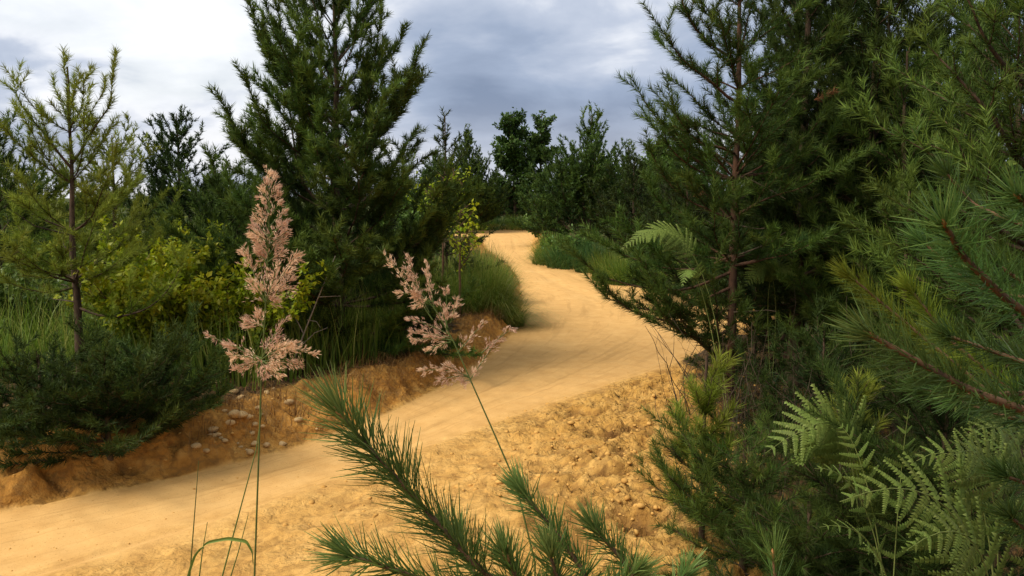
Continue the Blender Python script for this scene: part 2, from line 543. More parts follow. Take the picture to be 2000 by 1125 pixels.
def build_ground():
    def axis(core, step, lo, hi, grow=1.07):
        a = list(np.arange(core[0], core[1] + 1e-6, step))
        s, v = step, a[-1]
        while v < hi:
            s *= grow
            v += s
            a.append(v)
        s, v, pre = step, a[0], []
        while v > lo:
            s *= 1.07
            v -= s
            pre.append(v)
        return np.array(pre[::-1] + a)
    xs = axis((-2.9, 2.7), 0.027, -600, 600)
    ys = axis((2.75, 8.2), 0.029, -60, 900, 1.035)
    X, Y = np.meshgrid(xs, ys)
    P = np.stack([X.ravel(), Y.ravel()], 1)
    z, a = ground(P)
    GRID.update(xs=xs, ys=ys, Z=z.reshape(len(ys), len(xs)))
    V = np.column_stack([P, z])
    nx, ny = len(xs), len(ys)
    i = (np.arange(ny - 1)[:, None] * nx + np.arange(nx - 1)[None]).ravel()
    q = np.stack([i, i + 1, i + nx + 1, i + nx], 1)
    me = mesh('ground', V, [q], a, smooth=True)
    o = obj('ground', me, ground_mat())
    tag(o, 'ochre sandy trail winding between low eroded banks and dark litter', kind='structure')
    return o


build_ground()


# ------------------------------------------------------------------ pines
class Grow:
    def __init__(self, seed, span=0.42, node=0.20, curl=0.9, lat=0.55, wob=0.10):
        self.r = random.Random(seed)
        self.span, self.node, self.curl, self.lat, self.wob = span, node, curl, lat, wob
        self.tubes, self.segs = [], []

    def branch(self, p, d, L, rad, depth, up_to=0.9, tint=0.35, sides=5):
        r = self.r
        n = max(3, int(L / 0.085))
        st = L / n
        p, d = Vector(p), Vector(d).normalized()
        pts, rr = [p.copy()], [rad]
        nxt = L * 0.22 if L > 0.3 else L * 0.45
        side = r.choice((-1, 1))
        for k in range(n):
            s = (k + 1) * st
            f = s / L
            d = d + Vector((r.gauss(0, self.wob), r.gauss(0, self.wob), r.gauss(0, self.wob) * 0.7)) * (st / 0.08)
            if d.z < up_to:
                d.z += self.curl * st * (0.3 + 1.3 * f)
            d.normalize()
            q = p + d * st
            left = L - s
            if left < self.span:
                tt = tint + 0.33 * max(0, 1 - left / 0.16) + r.gauss(0, 0.07)
                self.segs.append((*p, *q, tt))
            if s >= nxt and depth > 0 and left > 0.05:
                nxt += self.node * r.uniform(0.7, 1.3)
                for _ in range(2 if depth > 1 else r.choice((1, 2))):
                    side = -side
                    h = Vector((-d.y, d.x, 0))
                    if h.length < 0.3:
                        a = r.uniform(0, 6.28)
                        h = Vector((math.cos(a), math.sin(a), 0))
                    h.normalize()
                    dd = d * r.uniform(0.55, 0.85) + h * side * r.uniform(0.45, 0.85) + Vector((0, 0, r.uniform(-0.05, 0.4)))
                    ll = max(0.10, left * self.lat * r.uniform(0.65, 1.25))
                    self.branch(q, dd, ll, max(0.0025, rad * (1 - 0.75 * f) * 0.6), depth - 1, up_to, tint + r.gauss(0, 0.08), 3)
            p = q
            pts.append(p.copy())
            rr.append(max(0.002, rad * (1 - 0.82 * f)))
        self.tubes.append((pts, rr, sides))
        if L > 0.25:           # a fan of young shoots at the tip
            for _ in range(r.choice((2, 3))):
                dd = d + Vector((r.gauss(0, 0.5), r.gauss(0, 0.5), r.uniform(0, 0.5)))
                dd.normalize()
                e = p + dd * r.uniform(0.10, 0.24) * min(1, L / 0.6)
                self.segs.append((*p, *e, tint + 0.38))

    def take(self):
        a, b = self.tubes, self.segs
        self.tubes, self.segs = [], []
        return a, b


def trunk_line(H, r, lean, n=14):
    pts = []
    ox = oy = 0
    for k in range(n + 1):
        f = k / n
        pts.append(Vector((lean[0] * f * H + ox, lean[1] * f * H + oy, f * H)))
        ox += r.gauss(0, 0.006) * H / 3
        oy += r.gauss(0, 0.006) * H / 3
    return pts


def along(pts, z):
    for a, b in zip(pts, pts[1:]):
        if a.z <= z <= b.z:
            return a.lerp(b, (z - a.z) / (b.z - a.z + 1e-9))
    return pts[-1].copy()


def pine(px, Y, H, R, seed, label, z0=0.25, whorl=0.30, per=5, nd=420, nl=0.06, nw=0.004, mat=None, bark=None, rad=0.04, lean=(0, 0),
         tint=0.3, near=True, extra=(), skip=None, depth=2, group=None, curve=0.75, el=(12, 58), name='pine_tree', top=True, kite=False,
         span=0.42, ground_z=None, dead=None, stubs=0, node=0.20, auto=True, curl=0.9, candles=0):
    r = random.Random(seed)
    rng = np.random.default_rng(seed)
    mat = mat or M_PINE
    if Y > 6:                      # far needles are drawn fewer and broader
        nd, nw = (nd * 0.36, nw * 1.75) if Y < 7.5 else (nd * 0.28, nw * 2.0)
    elif Y > 3.3:
        nd, nw = nd * 0.52, nw * 1.45
    bark = bark or M_BARK
    X = at(px, 500, Y).x
    g = gz(X, Y) if ground_z is None else ground_z
    base = Vector((X, Y, g - 0.03))
    root = empty(name, base, label, 'pine', group)
    tl = trunk_line(H, r, lean)
    tb = Tubes()
    rr = [max(0.006, rad * (1 - 0.86 * (k / (len(tl) - 1)) ** 0.9)) * (1.25 if k == 0 else 1) for k in range(len(tl))]
    tb.add(tl, rr, 10 if near else 6)
    obj('trunk', tb.mesh('trunk'), bark, root)
    G = Grow(seed + 7, span=span, node=node, curl=curl)
    limbs, crown = Tubes(), []

    def emit(name='branch'):
        tubes, segs = G.take()
        if near:
            t = Tubes()
            for a in tubes:
                t.add(*a)
            b = obj(name, t.mesh(name), bark, root)
            if segs:
                V, f, tt = needles(segs, rng, nd, nl, nw, kite=kite)
                if len(V):
                    obj('needles', mesh('needles', V, f, {'tint': tt}), mat, b)
        else:
            for a in tubes:
                limbs.add(a[0], a[1], 3)
            crown.extend(segs)

    z, k = z0, 0
    while auto and z < H - 0.16:
        f = (z - z0 * 0.4) / (H - z0 * 0.4)
        L0 = R * (1 - f) ** curve * (0.80 if f < 0.06 else 1.0)
        n = per + (2 if f < 0.3 and per > 5 else 0) if f < 0.85 else max(3, per - 1)
        a0 = r.uniform(0, 6.28)
        for j in range(n):
            az = a0 + 6.283 * j / n + r.gauss(0, 0.22)
            L = max(0.14, L0 * r.uniform(0.70, 1.18))
            G.curl = curl * (0.35 + 0.95 * f)
            G.node = node * (1 + 0.8 * f)
            e = math.radians(el[0] + (el[1] - el[0]) * f + r.gauss(0, 6))
            d = Vector((math.cos(az) * math.cos(e), math.sin(az) * math.cos(e), math.sin(e)))
            if skip and skip(d, f, r):
                continue
            G.branch(along(tl, z + r.gauss(0, 0.02)), d, L, 0.30 * rad * (1 - 0.55 * f) * (0.5 + 0.5 * L / R), (depth if f < 0.6 else 1) if L > 0.35 else 1, tint=tint + 0.12 * f)
            emit()
        z += whorl * r.uniform(0.85, 1.15) * (1.0 if f < .7 else 0.9)
        k += 1
    if top:      # leader and its candles
        ll = min(0.42, 0.35 * H)
        G.branch(along(tl, H - ll * 0.9), Vector((lean[0], lean[1], 1)), ll * 0.9, 0.007, 1, up_to=9, tint=tint + 0.15)
        emit('leader')
    for k in range(candles):                 # long bare-stemmed candles round the leader
        a = 6.283 * k / candles + r.gauss(0, .3)
        s = r.uniform(0.25, 0.6)
        G.branch(along(tl, H * r.uniform(0.72, 0.86)), Vector((math.cos(a) * s, math.sin(a) * s, 1)), H * r.uniform(0.13, 0.22), 0.014, 0, up_to=0.95, tint=tint + 0.25)
        emit('candle')
    for (sy, ex, ey, eY) in extra:           # branches one can point to in the photograph
        s = along(tl, max(0.05, at(px, sy, Y).z - base.z))
        e = at(ex, ey, eY) - base
        v = e - s
        d = v.normalized()
        d.z -= 0.22
        G.branch(s, d, v.length * 1.03, 0.32 * rad, 2, tint=tint + 0.05)
        emit()
    for _ in range(stubs):                   # dead snags low on the trunk
        z = r.uniform(0.2, 0.55) * H
        a = r.uniform(0, 6.28)
        pts = [along(tl, z)]
        d = Vector((math.cos(a), math.sin(a), r.uniform(-.1, .35)))
        for q in range(5):
            d += Vector((r.gauss(0, .15), r.gauss(0, .15), r.gauss(0, .12)))
            pts.append(pts[-1] + d.normalized() * r.uniform(.05, .10))
        t = Tubes(); t.add(pts, [0.007, .006, .005, .004, .003, .002], 5)
        obj('dead_branch', t.mesh('dead_branch'), M_TWIG_DARK, root)
    if dead:
        for (ex, ey, eY, dx, dz) in dead:
            a = at(ex, ey, eY) - base
            V, f, tt = needles([(*a, a.x + dx, a.y, a.z + dz, 0.5)], rng, 700, 0.06, 0.004)
            obj('dead_shoot', mesh('dead_shoot', V, f, {'tint': tt}), M_DEAD, root)
    if not near:
        obj('limbs', limbs.mesh('limbs'), bark, root)
        V, f, tt = needles(crown, rng, nd, nl, nw)
        obj('crown', mesh('crown', V, f, {'tint': tt}), mat, root)
    return root


def copy_tree(src, px, Y, scale, rot, label, group=None):
    X = at(px, 450, Y).x
    c = src.copy()
    C.objects.link(c)
    c.location = (X, Y, gz(X, Y) - 0.03)
    c.rotation_euler = (0, 0, rot)
    c.scale = (scale[0], scale[0], scale[1])
    c['label'] = label
    if group:
        c['group'] = group
    for ch in list(src.children):
        d = ch.copy(); d.parent = c; C.objects.link(d)
        for g in list(ch.children):
            e = g.copy(); e.parent = d; C.objects.link(e)
    return c


def topH(py, Y, ground_z=0.3):
    """height of a thing whose tip is seen at row py, Y metres ahead"""
    return at(1000, py, Y).z - ground_z


# ------------------------------------------------------------------ leafy shrubs, grass, bracken
def leaves(segs, rng, per_m, size, droop=0.3, hexa=False):
    S = np.asarray(segs, float)
    A, B, tint = S[:, :3], S[:, 3:6], S[:, 6]
    L = np.linalg.norm(B - A, axis=1)
    cnt = rng.poisson(np.maximum(L * per_m, 0.2))
    i = np.repeat(np.arange(len(S)), cnt)
    N = len(i)
    t = rng.random(N)[:, None]
    P = A[i] * (1 - t) + B[i] * t
    a = norm(B - A)[i]
    d = norm(a * 0.5 + norm(rng.normal(size=(N, 3))) * 0.9 + np.array((0, 0, -droop)))
    up = norm(np.array((0, 0, 1.0)) + rng.normal(0, 0.45, (N, 3)))
    w = norm(np.cross(d, up))
    nrm = np.cross(w, d)
    ln = (size * rng.uniform(0.6, 1.2, N))[:, None]
    P = P + d * ln * 0.25
    tt = np.clip(tint[i] + rng.normal(0, 0.16, N), 0, 1)
    if not hexa:
        m = P + d * ln * 0.5
        V = np.stack([P, m + w * ln * 0.30 + nrm * ln * 0.08, P + d * ln, m - w * ln * 0.30 + nrm * ln * 0.08], 1).reshape(-1, 3)
        b = np.arange(N)[:, None] * 4
        return V, [np.concatenate([b + np.array([[0, 1, 2]]), b + np.array([[0, 2, 3]])])], np.repeat(tt, 4)
    f = [P, P + d * ln * .22 + w * ln * .36, P + d * ln * .62 + w * ln * .40, P + d * ln, P + d * ln * .62 - w * ln * .40, P + d * ln * .22 - w * ln * .36]
    V = np.stack(f, 1)
    V[:, [1, 2, 4, 5]] += (nrm * ln * 0.07)[:, None]
    b = np.arange(N)[:, None] * 6
    return V.reshape(-1, 3), [np.concatenate([b + np.array([[0, 1, 2, 3]]), b + np.array([[0, 3, 4, 5]])])], np.repeat(tt, 6)


def shrub(px, Y, H, R, seed, label, cat='shrub', stems=5, size=0.05, per_m=60, mat=None, rad=0.014, spread=0.45, z0=0.25, tint=0.4, name='leafy_shrub',
          trunk=False, group=None, hexa=False, bark=None, nb=10, lat=0.65, ground_z=None):
    r = random.Random(seed)
    rng = np.random.default_rng(seed)
    X = at(px, 450, Y).x
    g = gz(X, Y) if ground_z is None else ground_z
    root = empty(name, (X, Y, g - 0.02), label, cat, group)
    bark = bark or M_TWIG
    G = Grow(seed, span=0.55 * max(1, R), node=0.16 * max(0.8, R), curl=0.5, lat=lat, wob=0.13)
    tb = Tubes()
    if trunk:
        H = H * 0.86
        tl = trunk_line(H * 0.93, r, (r.gauss(0, .03), r.gauss(0, .03)))
        tb.add(tl, [max(0.004, rad * (1 - 0.9 * k / (len(tl) - 1))) for k in range(len(tl))], 7)
        obj('trunk', tb.mesh('trunk'), bark, root)
        for k in range(nb):
            f = z0 + (1 - z0) * (k + r.random()) / nb
            az = k * 2.4 + r.gauss(0, .3)
            prof = math.sin(math.pi * min(1, 0.18 + 0.80 * (f - z0) / (1 - z0))) ** 0.6
            e = math.radians(r.uniform(20, 60))
            G.branch(along(tl, f * H * 0.93), (math.cos(az) * math.cos(e), math.sin(az) * math.cos(e), math.sin(e)), max(0.12, R * prof * r.uniform(.75, 1.2)),
                     rad * 0.4, 2, tint=tint)
    else:
        for k in range(stems):
            az = 6.283 * k / stems + r.gauss(0, .4)
            G.branch((r.gauss(0, .04), r.gauss(0, .04), 0), (math.cos(az) * spread * R / H * 2, math.sin(az) * spread * R / H * 2, 1),
                     H * r.uniform(0.7, 1.1), rad, 2, tint=tint)
    tubes, segs = G.take()
    t = Tubes()
    for a in tubes:
        t.add(a[0], a[1], 3)
    obj('twigs', t.mesh('twigs'), bark, root)
    V, f, tt = leaves(segs, rng, per_m, size, hexa=hexa)
    obj('foliage', mesh('foliage', V, f, {'tint': tt}), mat or M_LEAF_M, root)
    return root


def blades(B, H, out, rng, width, droop=0.55, tint=0.4, segs=4, tsd=0.18):
    """B (n,3) feet, H (n) lengths, out (n,3) horizontal lean vectors"""
    n = len(B)
    side = norm(np.cross(out + rng.normal(0, .3, (n, 3)) * np.array((1, 1, 0)), np.array((0, 0, 1.0))))
    w = (width * rng.uniform(0.6, 1.2, n))[:, None] * side * 0.5
    V = []
    for k in range(segs + 1):
        f = k / segs
        p = B + out * H[:, None] * (f ** 1.7) + np.array((0, 0, 1.0)) * (H * (f - droop * np.linalg.norm(out, axis=1) * f ** 3))[:, None]
        V += [p - w * (1 - f * 0.9), p + w * (1 - f * 0.9)]
    V = np.stack(V, 1).reshape(-1, 3)
    b = np.arange(n)[:, None] * (2 * segs + 2)
    q = np.concatenate([b + np.array([[2 * k, 2 * k + 1, 2 * k + 3, 2 * k + 2]]) for k in range(segs)])
    tt = np.clip(tint + rng.normal(0, tsd, n) + (rng.random(n) < 0.14) * 0.35, 0, 1)
    tt = (tt[:, None] + np.linspace(-0.08, 0.12, segs + 1)[None].repeat(2, axis=1)).clip(0, 1).ravel()
    return V, q, tt


def tussock(px, Y, H, R, n, seed, label, mat=None, tint=0.4, width=0.007, cat='grass tussock', group='grass tussocks beside the trail', X=None, spread=0.7, lean=None):
    rng = np.random.default_rng(seed)
    X = at(px, 480, Y).x if X is None else X
    g = gz(X, Y)
    a = rng.uniform(0, 6.283, n)
    q = np.sqrt(rng.random(n))
    B = np.stack([np.cos(a) * q * R * 0.55, np.sin(a) * q * R * 0.55, np.zeros(n)], 1)
    out = np.stack([np.cos(a), np.sin(a), np.zeros(n)], 1) * (q * spread * rng.uniform(0.3, 1.2, n))[:, None] * R / H
    out += rng.normal(0, .13, (n, 3)) * np.array((1, 1, 0))
    low = rng.random(n) < 0.35                 # old blades that have sunk outwards
    q = np.where(low, np.maximum(q, 0.55), q)
    out[low] = np.stack([np.cos(a), np.sin(a), np.zeros(n)], 1)[low] * rng.uniform(0.5, 1.25, (low.sum(), 1))
    if lean:
        out += np.array((*lean, 0))
    Hh = H * rng.uniform(0.45, 1.12, n) * (1 - 0.25 * q)
    B[:, 2] = ground(B[:, :2] + np.array((X, Y)))[0] - g
    Hh[low] *= rng.uniform(0.5, 0.95, low.sum())
    V, f, tt = blades(B, Hh, out, rng, width, tint=tint, droop=0.7, segs=3)
    o = obj('grass_tussock', mesh('grass_tussock', V, [f], {'tint': tt}), mat or M_GRASS)
    o.location = (X, Y, g - 0.01)
    return tag(o, label, cat, group)


# bracken -----------------------------------------------------------
def pinna_mesh(seed, pairs=12):
    r = random.Random(seed)
    V, Fc, T = [], [], []
    def z(x):
        return -0.16 * x * x
    for k in range(pairs):
        x = 0.02 + 0.95 * (k + 0.5) / pairs
        pl = 0.15 * (1 - x) ** 0.7 + 0.018
        if k == 0:
            pl *= 0.8
        for s in (-1, 1):
            a = math.radians(68 + r.gauss(0, 4))
            dx, dy = math.cos(a) * pl, math.sin(a) * pl * s
            b = len(V)
            h = 0.5 * 0.95 / pairs * 0.90
            V += [(x - h, 0, z(x - h)), (x + dx * .5 - h, dy * .6, z(x) + .012), (x + dx, dy, z(x) - 0.03 - r.uniform(0, .02)), (x + dx * .5 + h, dy * .6, z(x) + 0.012), (x + h, 0, z(x + h))]
            Fc += [(b, b + 1, b + 3), (b + 1, b + 2, b + 3), (b, b + 3, b + 4)]
            tt = 0.45 + r.gauss(0, .1)
            T += [tt - .12, tt, tt + .15, tt, tt - .12]
    return mesh('pinna', V, [np.array(Fc)], {'tint': np.clip(T, 0, 1)})


PINNAE = [pinna_mesh(k) for k in range(3)]
PINNAE_L = [pinna_mesh(k + 5, 9) for k in range(2)]
for p_ in PINNAE:
    p_.materials.append(M_FERN)
for p_ in PINNAE_L:
    p_.materials.append(M_FERN_L)


def bez(a, b, c, t):
    return a * (1 - t) ** 2 + b * (2 * t * (1 - t)) + c * t * t


def frond(root, p0, p1, p2, nrm, width, pairs=16, f0=0.22, seed=0, meshes=None, rad=0.0028, joined=False, fwd=25, mat=None):
    """stalk p0 -> p2 bent by p1; the blade starts at f0 of its length. Points are in world space."""
    r = random.Random(seed)
    meshes = meshes or PINNAE
    o = Vector(root.location)
    p0, p1, p2 = [Vector(v) - o for v in (p0, p1, p2)]
    nrm = Vector(nrm).normalized()
    tb = Tubes()
    ts = [k / 14 for k in range(15)]
    tb.add([bez(p0, p1, p2, t) for t in ts], [rad * (1 - 0.8 * t) for t in ts], 5)
    fr = obj('frond', tb.mesh('frond'), M_STEMG, root)
    JV, JF, JT, jn = [], [], [], 0
    for k in range(pairs):
        f = f0 + (1 - f0) * ((k + 0.3) / pairs) ** 0.92
        p = bez(p0, p1, p2, f)
        tan = ((p1 - p0) * (1 - f) + (p2 - p1) * f).normalized()
        side = tan.cross(nrm).normalized()
        n2 = side.cross(tan).normalized()
        g = (f - f0) / (1 - f0)
        ln = width * (0.72 + 1.1 * g if g < 0.25 else 1.0 * (1 - (g - 0.25) / 0.77) ** 0.85) * r.uniform(0.9, 1.08)
        for s in (-1, 1):
            a = math.radians(fwd + 14 * g + r.gauss(0, 4))
            x = (side * s * math.cos(a) + tan * math.sin(a) - n2 * r.uniform(0.0, 0.22)).normalized()
            z = (n2 + side * s * r.gauss(0.05, .12)).normalized()
            y = z.cross(x).normalized()
            z = x.cross(y)
            L = max(0.012, ln)
            wd = L * 0.95 + 0.012
            M = Matrix(((x.x * L, y.x * wd, z.x * L, p.x), (x.y * L, y.y * wd, z.y * L, p.y), (x.z * L, y.z * wd, z.z * L, p.z), (0, 0, 0, 1)))
            me = r.choice(meshes)
            if joined:
                n = len(me.vertices)
                co = np.empty(n * 3, np.float32); me.vertices.foreach_get('co', co)
                tv = np.empty(n, np.float32); me.attributes['tint'].data.foreach_get('value', tv)
                fi = np.empty(len(me.polygons) * 3, np.int32); me.loops.foreach_get('vertex_index', fi)
                A = np.array(M)
                JV.append(co.reshape(-1, 3) @ A[:3, :3].T + A[:3, 3]); JF.append(fi.reshape(-1, 3) + jn); JT.append(tv); jn += n
            else:
                c = bpy.data.objects.new('pinna', me)
                c.parent = fr
                c.matrix_local = M
                C.objects.link(c)
    if joined:
        obj('leaf_blade', mesh('leaf_blade', np.concatenate(JV), [np.concatenate(JF)], {'tint': np.concatenate(JT)}), mat or M_FERN, fr)
    return fr


M_STEMG = plain_mat('fern_stalk', (0.11, 0.15, 0.03), (0.20, 0.22, 0.06), 40, 0.6, 0.2, 0.002)


# pine shoots seen close ----------------------------------------------------
def shoot(root, pts, seed, per_m=1500, nl=0.062, nw=0.0019, rad=0.0045, mat=None, tint=0.4, bud=False, ang=(24, 58), bare=0.0, name='shoot'):
    r = random.Random(seed)
    rng = np.random.default_rng(seed)
    o = Vector(root.location)
    P = [Vector(p) - o for p in pts]
    line = []
    for k in range(len(P) - 1):
        for j in range(6):
            line.append(P[k].lerp(P[k + 1], j / 6))
    line.append(P[-1])
    line = [line[0]] + [(line[k - 1] + line[k] * 2 + line[k + 1]) / 4 for k in range(1, len(line) - 1)] + [line[-1]]
    tb = Tubes()
    n = len(line)
    tb.add(line, [rad * (1 - 0.55 * k / (n - 1)) for k in range(n)], 7)
    s = obj(name, tb.mesh(name), M_TWIG, root)
    segs = [(*a, *b, tint + 0.15 * k / n) for k, (a, b) in enumerate(zip(line, line[1:])) if k / n >= bare]
    V, f, tt = needles(segs, rng, per_m, nl, nw, ang=ang, kite=True, up=0.08)
    # the tuft round the tip bud
    d = (line[-1] - line[-3]).normalized()
    V2, f2, t2 = needles([(*line[-2], *(line[-1] + d * 0.004), tint + 0.25)], rng, per_m * 3.0, nl * 0.95, nw, ang=(6, 38), kite=True, up=0.03)
    obj('needles', mesh('needles', np.concatenate([V, V2]), [np.concatenate([f[0], f2[0] + len(V)])], {'tint': np.concatenate([tt, t2])}), mat or M_PINE_NEAR, s)
    if bud:
        tb = Tubes()
        q = [line[-1] + d * x for x in (-0.004, 0.003, 0.010, 0.016)]
        tb.add(q, [0.003, 0.0046, 0.0034, 0.0006], 7)
        obj('bud', tb.mesh('bud'), M_BUD, s)
    return s


# ================================================================== LEFT OF THE TRAIL
PK = dict(node=0.135, span=0.55)
pine(662, 7.3, topH(-170, 7.3), 1.55, 11, 'big dark green pine on the left bank behind the pink grass plumes', z0=0.15, whorl=0.28, per=6, nd=1250,
     nl=0.075, nw=0.0042, rad=0.055, tint=0.30, curve=0.46, el=(0, 58), curl=1.4,
     extra=[(420, 432, 175, 7.2), (250, 495, 60, 7.3), (330, 875, 150, 7.3), (480, 470, 330, 7.0)], **PK)
pine(146, 5.6, topH(105, 5.6), 0.80, 12, 'sparse young pine with a bare reddish trunk on the left bank', z0=0.80, whorl=0.32, per=6, nd=900, nl=0.058,
     nw=0.0034, rad=0.034, tint=0.46, mat=M_PINE_Y, curve=0.5, el=(4, 50), extra=[(330, 48, 180, 5.5), (320, 222, 165, 5.7), (600, 350, 640, 5.2), (560, 20, 560, 5.4)],
     stubs=5, span=0.42, node=0.16, curl=1.5)
pine(228, 8.8, topH(235, 8.8), 1.1, 13, 'yellowish pine just right of the bare-trunked young pine', z0=0.4, whorl=0.28, per=6, nd=700, nl=0.065, nw=0.005,
     rad=0.04, tint=0.45, mat=M_PINE_Y, curve=0.5, **PK)
pine(2, 8.0, topH(195, 8.0), 1.1, 14, 'pine cut by the left edge of the photograph', z0=0.3, whorl=0.28, per=6, nd=800, nl=0.065, nw=0.005, rad=0.04,
     tint=0.32, curve=0.5, **PK)
pine(355, 13.0, topH(205, 13.0), 1.6, 15, 'dark pointed pine against the white sky, left of the big pine', z0=0.3, whorl=0.32, per=7, nd=520, nl=0.075,
     nw=0.008, rad=0.05, tint=0.08, mat=M_PINE_DARK, curve=0.8, near=False, **PK)
pine(872, 10.4, topH(215, 10.4), 0.7, 16, 'slim pine behind the right flank of the big left pine', z0=0.3, whorl=0.32, per=6, nd=520, nl=0.065, nw=0.006,
     rad=0.04, tint=0.2, mat=M_PINE_DARK, curve=0.6, near=False, **PK)
P_LB = pine(455, 9.8, topH(345, 9.8), 1.3, 17, 'rounded low pine filling the gap left of the big pine', z0=0.15, whorl=0.26, per=7, nd=520, nl=0.07,
     nw=0.006, rad=0.04, tint=0.25, mat=M_PINE, curve=0.45, near=False, **PK)
pine(60, 11.5, topH(320, 11.5), 1.5, 18, 'bushy pine behind the bare-trunked young pine', z0=0.2, whorl=0.28, per=7, nd=480, nl=0.07, nw=0.007,
     rad=0.04, tint=0.4, mat=M_PINE_Y, curve=0.5, near=False, **PK)
# low dark pine scrub over the bank
for k, (px, Y, h, R_, lab) in enumerate([(60, 4.50, 0.48, 0.62, 'low dark pine bush at the far left end of the bank'), (190, 4.42, 0.50, 0.60, 'low dark pine bush in front of the bare pine trunk'),
                                (290, 4.72, 0.42, 0.52, 'low dark pine bush beside the stony gully')]):
    pine(px, Y, h, R_, 30 + k, lab, z0=0.06, whorl=0.085, per=8, nd=760, nl=0.05, nw=0.004, rad=0.022, tint=0.22, mat=M_PINE_DARK, curve=0.42, el=(2, 60),
         name='pine_bush', node=0.11, span=0.5, group='dark pine bushes on the left bank', near=False)
# yellow-green leafy shrubs
for k, (px, Y, H, R_, n, lab) in enumerate([(325, 6.3, topH(425, 6.3, .35), 0.55, 11, 'bright yellow-green leafy shrub right of the bare pine trunk'),
                                      (330, 8.2, topH(385, 8.2, .4), 0.6, 7, 'taller yellow-green leafy shrub between the two bright low ones'),
                                      (425, 6.2, topH(435, 6.2, .35), 0.45, 8, 'small yellow-green leafy shrub left of the tall pink plume'),
                                      (75, 7.0, topH(430, 7.0, .4), 0.7, 7, 'dull green leafy shrub left of the bare pine trunk'),
                                      (200, 6.6, topH(520, 6.6, .4), 0.5, 7, 'low leafy shrub at the foot of the bright shrub')]):
    shrub(px, Y, H, R_, 40 + k, lab, stems=n + 3, size=0.052, per_m=130, mat=M_LEAF_M if k in (3, 4) else M_LEAF_Y, tint=0.38, spread=0.7)
# the two thin saplings with yellowing leaves by the bend
shrub(896, 9.3, topH(345, 9.3, .3), 0.42, 51, 'thin sapling with yellow leaves nearest the trail bend', 'sapling', trunk=True, size=0.055, per_m=30, mat=M_LEAF_Y, rad=0.02,
      z0=0.42, tint=0.62, name='sapling', nb=12, group='yellowing saplings')
shrub(862, 9.5, topH(270, 9.5, .3), 0.50, 52, 'taller thin sapling with olive leaves beside the big pine', 'sapling', trunk=True, size=0.055, per_m=26, mat=M_LEAF_Y, rad=0.018,
      z0=0.50, tint=0.3, name='sapling', nb=13, group='yellowing saplings')

# ================================================================== BEYOND THE BEND
PF = dict(near=False, node=0.22, span=0.75)
P_MID = pine(1150, 20.0, topH(212, 20.0), 2.6, 21, 'broad dark pine on the inside of the bend, tall candle shoots on top', z0=0.4, whorl=0.36, per=8, nd=300,
             nl=0.09, nw=0.013, rad=0.06, tint=0.15, mat=M_PINE, curve=1.15, candles=9, el=(8, 66), curl=1.5, **PF)
P_MID2 = pine(912, 37.0, topH(232, 37.0), 3.3, 22, 'pine with a pale pointed top beyond the left side of the bend', z0=0.3, whorl=0.40, per=8, nd=240, nl=0.10,
              nw=0.017, rad=0.07, tint=0.2, mat=M_PINE, curve=1.2, candles=6, el=(8, 66), curl=1.5, **PF)
P_MID3 = pine(1235, 16.5, topH(300, 16.5), 1.6, 23, 'low round pine with a visible thin trunk right of the bend', z0=0.35, whorl=0.32, per=8, nd=330, nl=0.08,
              nw=0.011, rad=0.05, tint=0.12, mat=M_PINE_DARK, curve=0.8, **PF)
P_MID4 = pine(1340, 12.5, topH(265, 12.5), 1.5, 24, 'dark pine behind the bracken right of the bend', z0=0.3, whorl=0.32, per=7, nd=420, nl=0.075,
              nw=0.008, rad=0.05, tint=0.12, mat=M_PINE_DARK, curve=0.65, near=False, node=0.16, span=0.6)
copy_tree(P_MID, 1092, 26.0, (0.9, 0.70), 2.1, 'pine half hidden left of the broad pine on the bend')
copy_tree(P_MID2, 850, 40.0, (0.95, 0.80), 1.3, 'pine seen between the saplings and the pale-topped pine')
copy_tree(P_MID3, 985, 41.0, (1.35, 1.1), 0.6, 'low pine at the far end of the trail')
copy_tree(P_MID, 1225, 27.0, (1.1, 0.90), 4.0, 'pine behind the right shoulder of the broad pine on the bend')
copy_tree(P_MID2, 1320, 23.0, (0.65, 0.58), 5.0, 'pine below the pale willow right of the bend')
shrub(1008, 41.0, topH(200, 41) * 1.13, 1.35, 61, 'tall dark leafy tree, left half of the pair at the end of the trail', 'tree', trunk=True, size=0.20, per_m=42, mat=M_LEAF_D, rad=0.12, z0=0.12,
      tint=0.15, name='leafy_tree', nb=26, bark=M_BARK)
shrub(1054, 43.0, topH(203, 43) * 1.13, 1.3, 62, 'tall dark leafy tree, right half of the pair at the end of the trail', 'tree', trunk=True, size=0.20, per_m=42, mat=M_LEAF_D, rad=0.12, z0=0.12,
      tint=0.2, name='leafy_tree', nb=24, bark=M_BARK)
shrub(1283, 34.0, topH(245, 34), 1.5, 63, 'pale grey-green willow rising behind the pines right of the bend', 'tree', trunk=True, size=0.15, per_m=60, mat=M_LEAF_M, rad=0.09, z0=0.15,
      tint=0.35, name='willow_tree', nb=24)
shrub(1065, 27.5, topH(385, 25.5), 0.9, 64, 'light green leafy bush where the trail leaves the view', stems=9, size=0.10, per_m=55, mat=M_LEAF_M, tint=0.35, spread=0.8)
shrub(1110, 19.0, topH(425, 19), 0.8, 65, 'leafy bush at the foot of the broad pine on the bend', stems=8, size=0.08, per_m=50, mat=M_LEAF_M, tint=0.2, spread=0.8)
